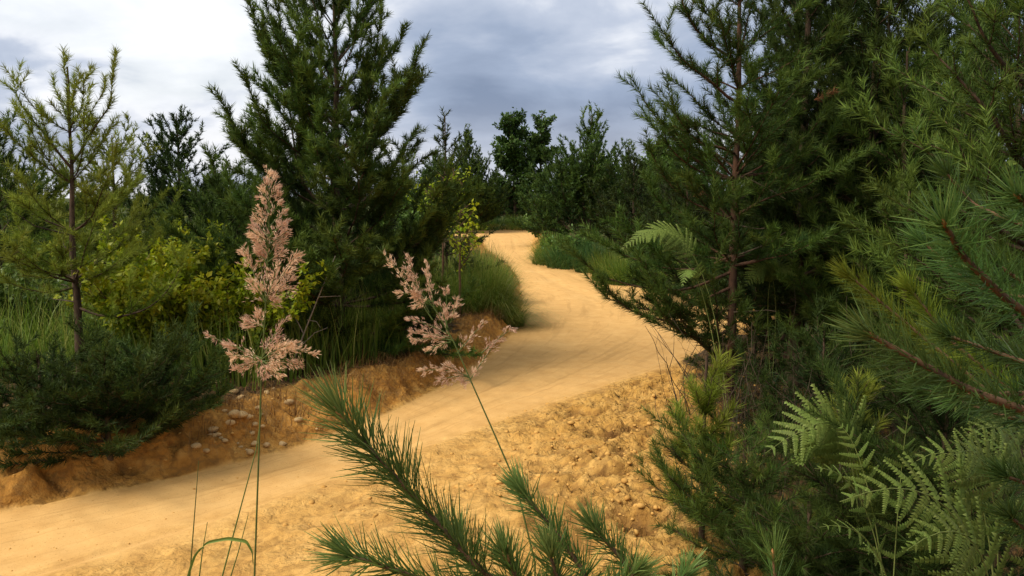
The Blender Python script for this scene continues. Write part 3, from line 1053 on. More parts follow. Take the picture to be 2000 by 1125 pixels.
# bushes that close the view at both sides of the far end of the trail
for k, (px, Y, lab) in enumerate([(770, 22, 'leafy bush glimpsed low between the big pine and the saplings'), (835, 21, 'leafy bush behind the taller sapling'),
                                  (890, 36, 'leafy bush left of the far end of the trail'), (960, 43.5, 'dark leafy bush facing the far end of the trail, left one'),
                                  (1015, 43.8, 'dark leafy bush facing the far end of the trail, right one')]):
    shrub(px, Y, 1.35 if Y < 40 else 2.2, 1.0 if Y < 40 else 1.7, 160 + k, lab, stems=10, size=0.10 if Y < 40 else 0.18, per_m=70, mat=M_LEAF_M if k < 3 else M_LEAF_D, tint=0.25, spread=0.9)
# far belt of pines that closes the view
FAR = []
fr_ = random.Random(3)
places = ['far left', 'left', 'left of centre', 'centre', 'right of centre', 'right']
for k in range(30):
    px = -150 + 2300 * (k + fr_.uniform(-.4, .4)) / 30
    Y = fr_.uniform(38, 60)
    src = (P_MID, P_MID2, P_MID3)[k % 3]
    h0 = {0: 3.6, 1: 5.0, 2: 2.6}[k % 3]
    want = topH(fr_.uniform(338, 366), Y, 0.3)
    s = want / h0
    o = copy_tree(src, px, Y, (s * fr_.uniform(1.25, 1.6), s), fr_.uniform(0, 6.28), 'distant pine in the dark belt along the horizon', 'distant pines along the horizon')

# ---- tussocks and meadow grass
tl_ = 'large drooping grass tussock on the left lip of the bend'
tussock(935, 10.2, 0.92, 0.75, 3000, 71, tl_, M_GRASS, 0.62, 0.0075, spread=0.9)
tussock(975, 10.0, 0.70, 0.55, 2200, 72, 'darker tussock overhanging the path edge at the left of the bend', M_GRASS, 0.55, 0.0075, spread=1.1, lean=(.25, -.1))
tussock(890, 9.6, 0.70, 0.6, 1800, 73, 'grass tussock under the pink plume beside the sapling trunks', M_GRASS, 0.3, 0.007, spread=0.8)
tussock(925, 13.0, 0.85, 0.7, 1700, 74, 'pale grass tussock behind the saplings', M_GRASS, 0.55, 0.008)
tussock(955, 12.0, 0.72, 0.6, 1700, 75, 'upright grass tussock along the left path edge behind the drooping one', M_GRASS, 0.45, 0.008)
rt0 = random.Random(14)
for k, (px, Y, h, R_, lab, m, tn) in enumerate([
        (1088, 19.3, 0.85, 1.0, 'grass tussock at the tip of the inner bend', M_GRASS, .40), (1118, 18.4, 0.95, 0.95, 'dark tussock second from the tip of the inner bend', M_GRASS_D, .35),
        (1160, 17.4, 0.85, 0.8, 'dark tussock third from the tip of the inner bend', M_GRASS_D, .30), (1200, 15.6, 0.85, 0.75, 'tall tussock left of the bracken across the trail', M_GRASS, .38),
        (1225, 14.9, 0.85, 0.75, 'tussock below the arching bracken tip', M_GRASS, .40), (1275, 14.6, 0.62, 0.6, 'short grey-green tussock on the far sand edge', M_GRASS, .55),
        (1330, 14.4, 0.75, 0.7, 'grass tussock below the bracken across the trail', M_GRASS, .45), (1385, 14.2, 0.8, 0.7, 'grass tussock beside the reddish pine trunk, across the trail', M_GRASS, .45),
        (1300, 13.6, 0.34, 0.45, 'small matted tussock on the sand across the trail', M_GRASS, .68), (1370, 13.4, 0.36, 0.45, 'small yellowish tussock left of the reddish trunk', M_GRASS, .70),
        (935, 39.6, 1.0, 1.5, 'grass clump on the bank that ends the trail, leftmost', M_GRASS, .40), (975, 39.9, 0.9, 1.5, 'grass clump on the bank that ends the trail, second from the left', M_GRASS_D, .45),
        (1010, 39.8, 1.0, 1.5, 'grass clump on the bank that ends the trail, third from the left', M_GRASS, .40), (1048, 39.0, 1.0, 1.4, 'grass clump on the bank that ends the trail, rightmost', M_GRASS_D, .45),
        (1082, 21.0, 0.8, 0.9, 'tussock behind the tip of the inner bend', M_GRASS, .40), (1450, 13.8, 0.7, 0.8, 'tussock seen between the two pine trunks', M_GRASS, .6)]):
    tussock(px, Y, h * rt0.uniform(.8, 1.1), R_ * rt0.uniform(.85, 1.15), 1900 if Y < 15 else 1300, 80 + k, lab, m, tn, 0.010 if Y < 15 else 0.014)


def meadow(name, n, fx, label, H, width, tint, mat, seed):
    rng = np.random.default_rng(seed)
    P = fx(rng, n)
    z, a = ground(P)
    keep = (a['path'] < 0.5) & (a['litter'] > 0.55)
    P, z = P[keep], z[keep]
    patch = fbm(P[:, 0], P[:, 1], 0.8, 3)
    k2 = rng.random(len(P)) < 0.55 + patch
    P, z, patch = P[k2], z[k2], patch[k2]
    B = np.column_stack([P, z - 0.01])
    m = len(B)
    out = rng.normal(0, .22, (m, 3)) * np.array((1, 1, 0))
    V, f, tt = blades(B, H * rng.uniform(.4, 1.15, m) * (1 + 0.5 * patch), out, rng, width, tint=tint, segs=3)
    o = obj(name, mesh(name, V, [f], {'tint': tt}), mat)
    return tag(o, label, 'grass', kind='stuff')


def wedge(x0, x1, y0, y1, pw=1.0):
    def f(rng, n):
        Y = y0 + (y1 - y0) * rng.random(n) ** pw
        X = (rng.uniform(x0, x1, n) - CX) / F * Y
        return np.stack([X, Y], 1)
    return f


meadow('meadow_grass', 25000, wedge(-150, 900, 5.6, 13), 'tall green meadow grass between the pines on the left', 0.6, 0.010, 0.52, M_GRASS, 1)
meadow('far_grass', 16000, wedge(-200, 2200, 13, 45), 'dark grass under the distant pines', 0.6, 0.022, 0.3, M_GRASS_D, 2)
meadow('right_grass', 9000, wedge(1040, 1900, 9.3, 16), 'green grass on the far side of the trail', 0.5, 0.010, 0.4, M_GRASS, 3)

# ================================================================== RIGHT OF THE TRAIL
pine(1432, 4.9, topH(-330, 4.9), 0.78, 101, 'pine with a reddish trunk at the trail edge, first of the dark group', z0=1.05, whorl=0.24, per=6, nd=1150, nl=0.062, nw=0.003, rad=0.034,
     tint=0.22, mat=M_PINE, bark=M_BARK_RED, curve=0.45, el=(8, 50), stubs=9, node=0.14, span=0.40,
     extra=[(560, 1195, 590, 4.6), (600, 1190, 655, 4.5), (640, 1260, 700, 4.55), (530, 1178, 615, 4.4), (700, 1200, 675, 4.35), (500, 1230, 560, 4.5), (740, 1300, 640, 4.3), (350, 1205, 245, 5.0), (350, 1270, 290, 4.7), (200, 1300, 60, 4.9), (300, 1320, 215, 4.8), (120, 1285, 20, 5.0),
            (345, 1500, 250, 4.7), (345, 1620, 300, 4.9), (620, 1290, 585, 4.8)])
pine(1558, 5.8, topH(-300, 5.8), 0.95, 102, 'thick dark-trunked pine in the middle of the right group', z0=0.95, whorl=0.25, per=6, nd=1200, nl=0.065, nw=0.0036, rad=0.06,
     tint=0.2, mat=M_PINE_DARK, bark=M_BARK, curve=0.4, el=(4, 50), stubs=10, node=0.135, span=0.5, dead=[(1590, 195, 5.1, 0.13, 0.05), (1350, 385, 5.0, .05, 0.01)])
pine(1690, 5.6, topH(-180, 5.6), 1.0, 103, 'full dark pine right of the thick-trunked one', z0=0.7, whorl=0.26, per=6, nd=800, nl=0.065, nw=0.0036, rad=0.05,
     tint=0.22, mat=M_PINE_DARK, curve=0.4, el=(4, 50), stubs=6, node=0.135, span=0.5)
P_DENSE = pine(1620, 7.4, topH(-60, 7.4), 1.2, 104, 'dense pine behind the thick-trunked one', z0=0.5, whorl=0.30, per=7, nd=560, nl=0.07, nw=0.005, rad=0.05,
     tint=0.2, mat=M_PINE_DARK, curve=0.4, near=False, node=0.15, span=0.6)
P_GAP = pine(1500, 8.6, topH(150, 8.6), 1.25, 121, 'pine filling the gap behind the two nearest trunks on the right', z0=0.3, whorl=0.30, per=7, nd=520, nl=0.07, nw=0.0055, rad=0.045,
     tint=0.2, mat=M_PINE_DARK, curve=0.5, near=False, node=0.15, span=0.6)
pine(1760, 5.0, topH(60, 5.0), 0.85, 122, 'tall full pine between the dark group and the leafy sapling', z0=0.4, whorl=0.26, per=6, nd=800, nl=0.065, nw=0.0034, rad=0.04,
     tint=0.28, mat=M_PINE, curve=0.5, node=0.14, span=0.5)
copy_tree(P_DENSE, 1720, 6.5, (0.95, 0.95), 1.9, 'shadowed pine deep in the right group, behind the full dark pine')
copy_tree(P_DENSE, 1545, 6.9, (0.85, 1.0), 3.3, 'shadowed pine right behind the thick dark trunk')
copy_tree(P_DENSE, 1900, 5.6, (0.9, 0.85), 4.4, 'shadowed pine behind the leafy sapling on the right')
copy_tree(P_GAP, 1650, 6.0, (0.8, 0.9), 0.8, 'lower shadowed pine between the thick trunk and the full dark pine')
copy_tree(P_GAP, 1800, 5.9, (0.85, 1.0), 2.6, 'lower shadowed pine left of the leafy sapling')
copy_tree(P_GAP, 1980, 4.9, (0.8, 1.1), 5.2, 'shadowed pine behind the boughs at the right edge')
copy_tree(P_GAP, 640, 8.6, (0.95, 0.75), 5.2, 'low pine tucked behind the foot of the big left pine')
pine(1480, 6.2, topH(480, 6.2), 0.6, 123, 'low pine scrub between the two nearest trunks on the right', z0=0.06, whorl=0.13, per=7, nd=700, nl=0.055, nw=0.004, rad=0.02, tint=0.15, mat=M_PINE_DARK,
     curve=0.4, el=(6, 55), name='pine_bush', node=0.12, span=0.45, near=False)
pine(1840, 6.6, topH(120, 6.6), 1.1, 105, 'paler pine deep on the right behind the leafy sapling', z0=0.4, whorl=0.28, per=7, nd=560, nl=0.07, nw=0.005, rad=0.045,
     tint=0.38, mat=M_PINE, curve=0.4, near=False, node=0.15, span=0.6)
pine(2010, 3.5, topH(-420, 3.5), 0.85, 106, 'pine whose branches hang in at the top right corner', z0=0.55, whorl=0.24, per=6, nd=680, nl=0.066, nw=0.0030, rad=0.045,
     tint=0.35, mat=M_PINE, curve=0.35, el=(10, 55), node=0.13, span=0.42, extra=[(350, 1900, 90, 3.1), (200, 1930, -20, 3.2), (480, 1850, 330, 3.1)])
pine(1770, 4.5, topH(330, 4.5), 0.62, 107, 'small green pine in the gloom below the leafy sapling', z0=0.15, whorl=0.2, per=6, nd=800, nl=0.06, nw=0.003, rad=0.03,
     tint=0.3, mat=M_PINE, curve=0.45, node=0.13, span=0.42, near=False)
shrub(1860, 4.9, topH(95, 4.9), 0.42, 108, 'leafy sapling with round pale leaves showing against the sky', 'sapling', trunk=True, size=0.062, per_m=40, mat=M_LEAF_M, rad=0.018, z0=0.35, tint=0.4,
      name='sapling', nb=16, hexa=True)
# saplings and low pines in the foreground on the right
pine(1385, 3.1, topH(690, 3.1, .2), 0.20, 111, 'bright green pine seedling at the edge of the sand', z0=0.12, whorl=0.16, per=5, nd=1300, nl=0.06, nw=0.0022, rad=0.014, tint=0.45, mat=M_PINE_Y,
     curve=0.4, el=(35, 70), kite=True, name='pine_seedling', node=0.10, span=0.4)
pine(1690, 2.75, topH(730, 2.75, .2), 0.22, 112, 'bright pine seedling poking up behind the bracken', z0=0.15, whorl=0.18, per=4, nd=1300, nl=0.055, nw=0.002, rad=0.013, tint=0.55, mat=M_PINE_Y,
     curve=0.4, el=(35, 70), kite=True, name='pine_seedling', node=0.10, span=0.4)
pine(1470, 2.9, topH(850, 2.9, .2), 0.50, 113, 'low dull pine scrub between the sand and the bracken', z0=0.05, whorl=0.10, per=7, nd=900, nl=0.05, nw=0.0022, rad=0.016, tint=0.25, mat=M_PINE,
     curve=0.45, el=(4, 50), name='pine_bush', node=0.10, span=0.45)
pine(1600, 2.5, topH(960, 2.5, .2), 0.42, 114, 'low dark pine scrub under the bracken fronds', z0=0.05, whorl=0.10, per=7, nd=900, nl=0.05, nw=0.0022, rad=0.016, tint=0.25, mat=M_PINE_DARK,
     curve=0.45, el=(6, 55), name='pine_bush', node=0.10, span=0.45)
pine(1860, 2.4, topH(720, 2.4, .2), 0.5, 115, 'dark pine scrub behind the large bracken fronds', z0=0.06, whorl=0.11, per=7, nd=900, nl=0.055, nw=0.0022, rad=0.018, tint=0.2, mat=M_PINE_DARK,
     curve=0.4, el=(10, 60), name='pine_bush', node=0.10, span=0.45)
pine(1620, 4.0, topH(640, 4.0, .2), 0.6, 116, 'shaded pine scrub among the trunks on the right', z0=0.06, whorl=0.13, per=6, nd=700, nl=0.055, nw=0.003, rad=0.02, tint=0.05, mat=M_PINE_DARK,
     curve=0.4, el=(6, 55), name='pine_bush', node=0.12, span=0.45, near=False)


# bracken plants
def fern(name_loc, label, group='bracken ferns on the right'):
    return empty('bracken_fern', (name_loc[0], name_loc[1], gz(name_loc[0], name_loc[1])), label, 'fern', group)


def fern_at(px, Y, label, fronds, group='bracken ferns on the right', joined=False, **kw):
    b = at(px, 900, Y)
    root = fern((b.x, b.y), label, group)
    base = Vector(root.location)
    for k, (mx, my, mY, ex, ey, eY, w, pr, f0, nr, fresh) in enumerate(fronds):
        frond(root, base + Vector((0.01 * k, 0, 0)), at(mx, my, mY) * 1.0, at(ex, ey, eY), nr, w, pr, f0, 7 * k + int(px), PINNAE_L if fresh else PINNAE, joined=joined, **kw)
    return root


UPV = (0.0, -0.75, 0.65)
fern_at(1960, 1.75, 'largest bracken with overlapping grey-green fronds in the lower right corner', [
    (1990, 830, 1.72, 1640, 980, 1.5, 0.155, 12, 0.38, (-.1, -.75, .65), False),
    (2000, 900, 1.66, 1770, 1075, 1.42, 0.135, 11, 0.36, (-.1, -.75, .65), False),
    (1990, 800, 1.8, 1860, 890, 1.6, 0.125, 10, 0.45, (.1, -.8, .6), False),
    (1980, 780, 1.8, 1790, 900, 1.75, 0.11, 9, 0.45, (.0, -.75, .65), False),
    (2100, 850, 1.7, 2040, 1010, 1.5, 0.14, 11, 0.35, (.1, -.75, .65), False)])
fern_at(2040, 2.05, 'bracken with pale fronds reaching in from the right edge', [
    (2080, 760, 2.0, 1875, 915, 1.85, 0.15, 10, 0.40, (0, -.6, .8), False),
    (2060, 740, 2.0, 1890, 850, 1.8, 0.14, 10, 0.40, (0, -.7, .7), False),
    (2060, 700, 2.1, 1850, 800, 2.0, 0.13, 10, 0.40, (0, -.7, .7), False)])
fern_at(1690, 2.45, 'bracken with a brownish arching frond above the low pine scrub', [
    (1730, 700, 2.5, 1495, 885, 2.4, 0.20, 11, 0.42, (-.2, -.7, .7), False),
    (1690, 730, 2.5, 1560, 850, 2.3, 0.14, 9, 0.45, (-.1, -.8, .6), False)])
fern_at(1760, 2.2, 'young bright green bracken with small upright fronds', [
    (1750, 960, 2.2, 1775, 800, 2.15, 0.085, 8, 0.35, (0, -.95, .3), True),
    (1730, 900, 2.2, 1590, 915, 2.1, 0.075, 8, 0.35, (0, -.6, .8), True),
    (1710, 880, 2.2, 1640, 830, 2.2, 0.07, 8, 0.5, (-.2, -.9, .4), True),
    (1760, 990, 1.9, 1600, 1030, 1.75, 0.07, 9, 0.3, (0, -.55, .85), True)])
fern_at(1425, 4.35, 'bracken whose long frond arches out over the far grass', [
    (1395, 325, 4.4, 1212, 488, 4.2, 0.155, 24, 0.52, (-.3, -.5, .8), False),
    (1360, 420, 4.4, 1332, 560, 4.2, 0.09, 14, 0.6, (-.6, -.6, .6), False)], joined=True)
fern_at(1500, 5.5, 'shaded bracken hanging between the two pine trunks', [
    (1540, 430, 5.5, 1455, 560, 5.3, 0.17, 18, 0.5, (-.1, -.8, .6), False), (1480, 430, 5.5, 1550, 555, 5.3, 0.17, 18, 0.5, (.1, -.8, .6), False)], joined=True)
fern_at(1760, 5.2, 'dark bracken frond deep in the shade right of the pines', [
    (1700, 290, 5.2, 1810, 380, 5.1, 0.16, 14, 0.5, (0, -.8, .6), False)], joined=True)

# tangle of dead stalks under the right-hand pines
rt = random.Random(9)
tg = Tubes()
for k in range(330):
    px, Y = rt.uniform(1330, 2000), rt.uniform(3.3, 6.5)
    b = at(px, 700, Y)
    p = Vector((b.x, b.y, gz(b.x, b.y) - 0.02))
    d = Vector((rt.gauss(0, .35), rt.gauss(0, .3), 1))
    pts, L = [p], rt.uniform(0.35, 1.0)
    for j in range(7):
        d += Vector((rt.gauss(0, .16), rt.gauss(0, .16), -0.13 * rt.random()))
        p = p + d.normalized() * L / 7
        pts.append(p)
    w = rt.uniform(0.0012, 0.004)
    tg.add(pts, [w * (1 - .1 * j) for j in range(8)], 4)
tag(obj('undergrowth_stalks', tg.mesh('undergrowth_stalks'), M_TWIG_DARK), 'tangle of thin dead stalks under the pines on the right', 'undergrowth', kind='stuff')
meadow('shade_grass', 2600, wedge(1340, 2050, 3.0, 6.5), 'thin dark grass in the shade under the right-hand pines', 0.35, 0.0035, 0.25, M_GRASS_D, 4)

# ================================================================== THE SAND: stones, clods, twigs
def lump(seed, n=2, rough=0.28, flat=0.7):
    import bmesh
    bm = bmesh.new()
    bmesh.ops.create_icosphere(bm, subdivisions=n, radius=0.5)
    r = random.Random(seed)
    ax = [(Vector((r.gauss(0, 1), r.gauss(0, 1), r.gauss(0, 1))).normalized(), r.uniform(0.30, 0.48)) for _ in range(9)]
    for v in bm.verts:
        for a, h in ax:
            e = v.co.dot(a)
            if e > h:
                v.co -= a * (e - h) * 0.85
        v.co += Vector((r.gauss(0, 1), r.gauss(0, 1), r.gauss(0, 1))) * 0.012
        v.co.z *= flat
    me = bpy.data.meshes.new('stone')
    bm.to_mesh(me); bm.free()
    for p in me.polygons:
        p.use_smooth = True
    return me


STONES = [lump(k) for k in range(5)]
for m_ in STONES:
    m_.materials.append(M_STONE)
sr = random.Random(4)
named = [((473, 824), 0.075, 'oval pale stone lying alone in the gully of the left bank'), ((415, 790), 0.085, 'pale flat stone high in the gully beside the dark bush'),
         ((505, 800), 0.060, 'pale stone right of the grass stalk in the gully'), ((460, 858), 0.085, 'blocky sandy stone at the lower end of the gully'),
         ((498, 868), 0.05, 'small stone at the trail edge under the gully'), ((380, 765), 0.06, 'stone at the top of the gully')]
def bankpoint(x, y):
    z = 0.15
    for _ in range(14):
        p = gp(x, y, z)
        z = 0.5 * z + 0.5 * gz(p.x, p.y)
    return p
for k, ((x, y), s, lab) in enumerate(named):
    p = bankpoint(x, y)
    o = obj('stone', STONES[k % 5])
    o.location = (p.x, p.y, gz(p.x, p.y) + s * 0.12)
    o.scale = (s * 1.25, s, s)
    o.rotation_euler = (sr.gauss(0, .2), sr.gauss(0, .2), sr.uniform(0, 6.28))
    tag(o, lab, 'stone', 'stones on the left bank')
for k in range(44):
    x, y = sr.gauss(455, 65), sr.uniform(730, 885)
    p = bankpoint(x, y)
    s = sr.uniform(0.018, 0.06)
    o = obj('stone', STONES[k % 5])
    o.location = (p.x, p.y, gz(p.x, p.y) + s * 0.1)
    o.scale = (s * 1.3, s, s)
    o.rotation_euler = (0, 0, sr.uniform(0, 6.28))
    tag(o, 'small rubble stone in the gully of the left bank', 'stone', 'rubble in the gully')


def clods(name, n, xy, smin, smax, label, mat, seed, on_path=False):
    """crumbs of earth too many to count, joined"""
    rng = np.random.default_rng(seed)
    srcs = []
    for k in range(4):
        me = lump(100 + k, 1, flat=0.75)
        co = np.empty(len(me.vertices) * 3, np.float32); me.vertices.foreach_get('co', co)
        fi = np.array([tuple(p.vertices) for p in me.polygons], np.int32)
        srcs.append((co.reshape(-1, 3), fi))
    P = xy(rng, n)
    z, a = ground(P)
    keep = (a['path'] > 0.5) == on_path
    P, z = P[keep], z[keep]
    V, Fs, nn = [], [], 0
    for k in range(len(P)):
        co, fi = srcs[k % 4]
        s = smin * (smax / smin) ** (rng.random() ** 2.2)
        c, sn = math.cos(k * 1.7), math.sin(k * 1.7)
        q = co * np.array((s * rng.uniform(.8, 1.4), s, s * rng.uniform(.6, 1)))
        q = np.column_stack([q[:, 0] * c - q[:, 1] * sn, q[:, 0] * sn + q[:, 1] * c, q[:, 2]]) + np.array((P[k, 0], P[k, 1], z[k] + s * 0.12))
        V.append(q - np.array((0, 0, s * 0.16))); Fs.append(fi + nn); nn += len(co)
    o = obj(name, mesh(name, np.concatenate(V), [np.concatenate(Fs)]), mat)
    return tag(o, label, 'soil', kind='stuff')


# smaller crumbs are left to the soil's own relief
def near_berm(rng, n):
    x = rng.uniform(0, 1500, n * 2); y = rng.uniform(735, 1125, n * 2)
    w = np.clip((x - 450) / 800, 0.06, 1) ** 1.6
    k = rng.random(n * 2) < w
    P = np.array([tuple(gp(a, b, 0.15))[:2] for a, b in zip(x[k], y[k])])[:n]
    c = fbm(P[:, 0], P[:, 1], 2.2, 2)
    return P[rng.random(len(P)) < 0.45 + 1.2 * c]


def left_bank(rng, n):
    i = rng.integers(0, 70, n)
    d = rng.uniform(0.02, 0.6, n)
    t = LE[i + 1] - LE[i]
    t = t / np.linalg.norm(t, axis=1)[:, None]
    return LE[i] + np.stack([-t[:, 1], t[:, 0]], 1) * d[:, None] + rng.normal(0, .06, (n, 2))


clods('soil_clods', 7500, near_berm, 0.006, 0.048, 'crumbly ochre clods strewn over the near berm', M_CLOD, 1)
clods('bank_crumbs', 1800, left_bank, 0.006, 0.035, 'crumbs of orange soil on the left bank', M_CLOD, 2)


def bank_straw(n, seed):
    rng = np.random.default_rng(seed)
    i = rng.integers(6, 66, n)
    t = LE[i + 1] - LE[i]
    t = t / np.linalg.norm(t, axis=1)[:, None]
    nr = np.stack([-t[:, 1], t[:, 0]], 1)
    P = LE[i] + nr * rng.uniform(.14, .62, n)[:, None] + t * rng.normal(0, .06, n)[:, None]
    keep = fbm(P[:, 0], P[:, 1], 1.4, 2) > -0.05
    P, nr = P[keep], nr[keep]
    z = ground(P)[0]
    out = np.column_stack([-nr * rng.uniform(.2, 1.1, len(P))[:, None], np.zeros(len(P))]) + rng.normal(0, .3, (len(P), 3)) * np.array((1, 1, 0))
    V, f, tt = blades(np.column_stack([P, z - .01]), rng.uniform(.06, .30, len(P)), out, rng, 0.005, droop=1.0, tint=0.5, segs=3)
    o = obj('dry_grass', mesh('dry_grass', V, [f], {'tint': tt}), M_STRAW)
    tag(o, 'dry straw-coloured grass drooping over the lip of the left bank', 'grass', kind='stuff')


M_STRAW = leaf_mat('straw', (0.13, 0.065, 0.02), (0.30, 0.17, 0.06), (0.42, 0.28, 0.11), 0.25, 0.7, 0.1)
bank_straw(6500, 6)


clods('path_grit', 1500, lambda rng, n: np.array([tuple(gp(a_, b_))[:2] for a_, b_ in zip(rng.uniform(0, 1400, n), rng.uniform(560, 1120, n) ** 1.0)]), 0.004, 0.016,
      'grit and tiny pebbles scattered on the trail', M_CLOD, 3, True)


def stick(pts, rad, label, cat='twig', mat=None, name='dead_twig', group=None):
    t = Tubes()
    o = Vector(pts[0])
    n = len(pts)
    t.add([Vector(p) - o for p in pts], [rad * (1 - .7 * k / (n - 1)) for k in range(n)], 5)
    ob = obj(name, t.mesh(name), mat or M_DRY)
    ob.location = o
    return tag(ob, label, cat, group)


# pale dead sapling right of the tall plume
rb = gp(575, 690, 0.36)
root = empty('dead_sapling', (at(575, 690, 6.2).x, 6.2, gz(at(575, 690, 6.2).x, 6.2)), 'bare pale dead sapling behind the tall pink plume', 'dead sapling')
for pts, rad in (([(575, 700), (600, 635), (622, 580), (655, 500)], .008), ([(592, 650), (572, 610), (565, 585)], .005), ([(622, 580), (665, 578)], .004), ([(640, 540), (665, 520)], .003),
                 ([(600, 625), (618, 628), (626, 640)], .004), ([(583, 680), (615, 650), (640, 640)], .004)):
    t = Tubes(); P = [at(x, y, 6.2) - Vector(root.location) for x, y in pts]
    P = [P[0].lerp(P[0], 0)] + P[1:]
    t.add(P, [rad * (1 - .6 * k / (len(P) - 1)) for k in range(len(P))], 5)
    obj('branch', t.mesh('branch'), M_DRY, root)
for k in range(26):
    x, y = sr.uniform(330, 900), 0
    i = sr.randint(12, 48)
    a = LE[i]; t = LE[i + 1] - LE[i]; nn_ = np.array((-t[1], t[0])); nn_ /= np.linalg.norm(nn_)
    q = a + nn_ * sr.uniform(.15, .9)
    az, L = sr.uniform(0, 6.28), sr.uniform(.08, .3)
    pts = []
    for j in range(5):
        X, Y = q[0] + math.cos(az) * L * j / 4 + sr.gauss(0, .008), q[1] + math.sin(az) * L * j / 4 + sr.gauss(0, .008)
        pts.append((X, Y, gz(X, Y) + 0.012))
    stick(pts, sr.uniform(.0015, .004), 'thin dry twig lying on the left bank', group='dry twigs on the left bank')

# ================================================================== FOREGROUND
# young pine whose top shoots rise from the bottom of the picture
b = at(1050, 1125, 1.02)
fp = empty('young_pine', (b.x, b.y, gz(b.x, b.y) - 0.02), 'young pine right in front, blue-green shoots rising from the bottom edge', 'pine')
o_ = Vector(fp.location)
t = Tubes(); tp = at(1040, 1190, 1.03)
t.add([Vector((0, 0, 0)), (tp - o_) * 0.5 + Vector((.02, .01, 0)), tp - o_], [.017, .013, .009], 9)
obj('trunk', t.mesh('trunk'), M_BARK, fp)
A1 = at(925, 1100, 1.0)
for k, (pts, kw) in enumerate([
        ([tp, at(960, 1130, 1.01), A1, at(800, 960, 0.99), at(715, 868, 0.98), at(668, 812, 0.97)], dict(per_m=1750, nl=0.074, bare=0.22)),
        ([tp, at(900, 1160, 0.98), at(780, 1115, 0.95), at(680, 1085, 0.93)], dict(per_m=1500, nl=0.058)),
        ([tp, at(1150, 1130, 1.05), at(1085, 1040, 1.05), at(1022, 962, 1.05)], dict(per_m=1600, nl=0.048)),
        ([tp, at(1260, 1150, 1.08), at(1200, 1075, 1.08), at(1160, 1030, 1.08)], dict(per_m=1600, nl=0.046)),
        ([tp, at(1020, 1150, 1.0), at(990, 1090, 0.99)], dict(per_m=1900, nl=0.055)),
        ([tp, at(1090, 1140, 0.96), at(1075, 1085, 0.95)], dict(per_m=1900, nl=0.048)),
        ([tp, at(1300, 1180, 1.1), at(1340, 1118, 1.12)], dict(per_m=1700, nl=0.042)),
        ([tp, at(940, 1150, 1.06), at(900, 1060, 1.08)], dict(per_m=1500, nl=0.055)),
        ([tp, at(1180, 1160, 1.0), at(1240, 1120, 0.98)], dict(per_m=1700, nl=0.045))]):
    shoot(fp, pts, 200 + k, tint=0.58, bud=k in (0, 4), **kw)
b = at(1515, 1125, 1.5)
sp_ = empty('pine_seedling', (b.x, b.y, gz(b.x, b.y) - 0.02), 'single upright pine tuft at the bottom edge between sand and bracken', 'pine')
shoot(sp_, [Vector(sp_.location), at(1520, 1190, 1.5), at(1510, 1085, 1.48)], 230, per_m=700, nl=0.075, nw=0.0016, tint=0.45, rad=0.006, bud=True)

# big pine at arm's length on the right, trunk out of view
b = at(2420, 600, 1.45)
npn = empty('pine_tree', (b.x, b.y, gz(b.x, b.y) - 0.02), 'nearest pine, long-needled boughs reaching in from the right edge', 'pine')
t = Tubes()
t.add([Vector((0, 0, 0)), Vector((0.02, 0, 1.0)), Vector((0, 0.02, 2.0)), Vector((-.02, 0, 3.0))], [.05, .043, .033, .018], 12)
obj('trunk', t.mesh('trunk'), M_BARK, npn)
tk = lambda y: Vector((b.x, b.y, at(2420, y, 1.45).z))
for k, (pts, kw) in enumerate([
        ([tk(900), at(2080, 830, 1.2), at(1900, 765, 1.15), at(1790, 705, 1.12), at(1702, 655, 1.10)], dict(nl=.072, bud=True, tint=.46, bare=.3)),
        ([tk(700), at(2100, 680, 1.25), at(1960, 580, 1.18), at(1880, 500, 1.13), at(1846, 440, 1.08)], dict(nl=.075, bud=True, tint=.42, bare=.3)),
        ([tk(520), at(2150, 520, 1.25), at(2050, 440, 1.18), at(1990, 385, 1.12)], dict(nl=.072, bud=True, tint=.42, bare=.3)),
        ([tk(900), at(2100, 790, 1.3), at(2000, 768, 1.28), at(1880, 772, 1.25)], dict(nl=.06, bud=True, tint=.22, bare=.3)),
        ([tk(760), at(2100, 740, 1.45), at(1950, 690, 1.5), at(1850, 655, 1.5)], dict(nl=.06, tint=.25, bare=.3)),
        ([tk(640), at(2100, 610, 1.4), at(2010, 560, 1.4), at(1945, 515, 1.38)], dict(nl=.062, tint=.3, bare=.3)),
        ([tk(1100), at(2120, 1010, 1.3), at(2020, 950, 1.28), at(1965, 930, 1.26)], dict(nl=.06, tint=.25, bare=.3)),
        ([tk(1150), at(2120, 1090, 1.3), at(2010, 1040, 1.28), at(1975, 1010, 1.26)], dict(nl=.06, tint=.25, bare=.3)),
        ([tk(800), at(2020, 800, 1.8), at(1850, 660, 1.85), at(1775, 560, 1.85)], dict(nl=.06, tint=.55, mat=M_PINE_Y, bare=.35)),
        ([tk(800), at(2000, 820, 1.9), at(1780, 640, 2.0), at(1655, 535, 2.0)], dict(nl=.06, tint=.55, mat=M_PINE_Y, bare=.45)),
        ([tk(500), at(2100, 480, 1.6), at(1900, 400, 1.75), at(1850, 340, 1.75)], dict(nl=.06, tint=.3, bare=.3)),
        ([tk(600), at(2100, 600, 1.6), at(1900, 560, 1.7), at(1800, 470, 1.75)], dict(nl=.06, tint=.25, bare=.3)),
        ([tk(850), at(2100, 850, 1.55), at(1920, 800, 1.6), at(1800, 760, 1.6)], dict(nl=.06, tint=.2, bare=.3))]):
    shoot(npn, pts, 240 + k, per_m=1250, name='bough', rad=0.008 if k < 4 else .006, **kw)


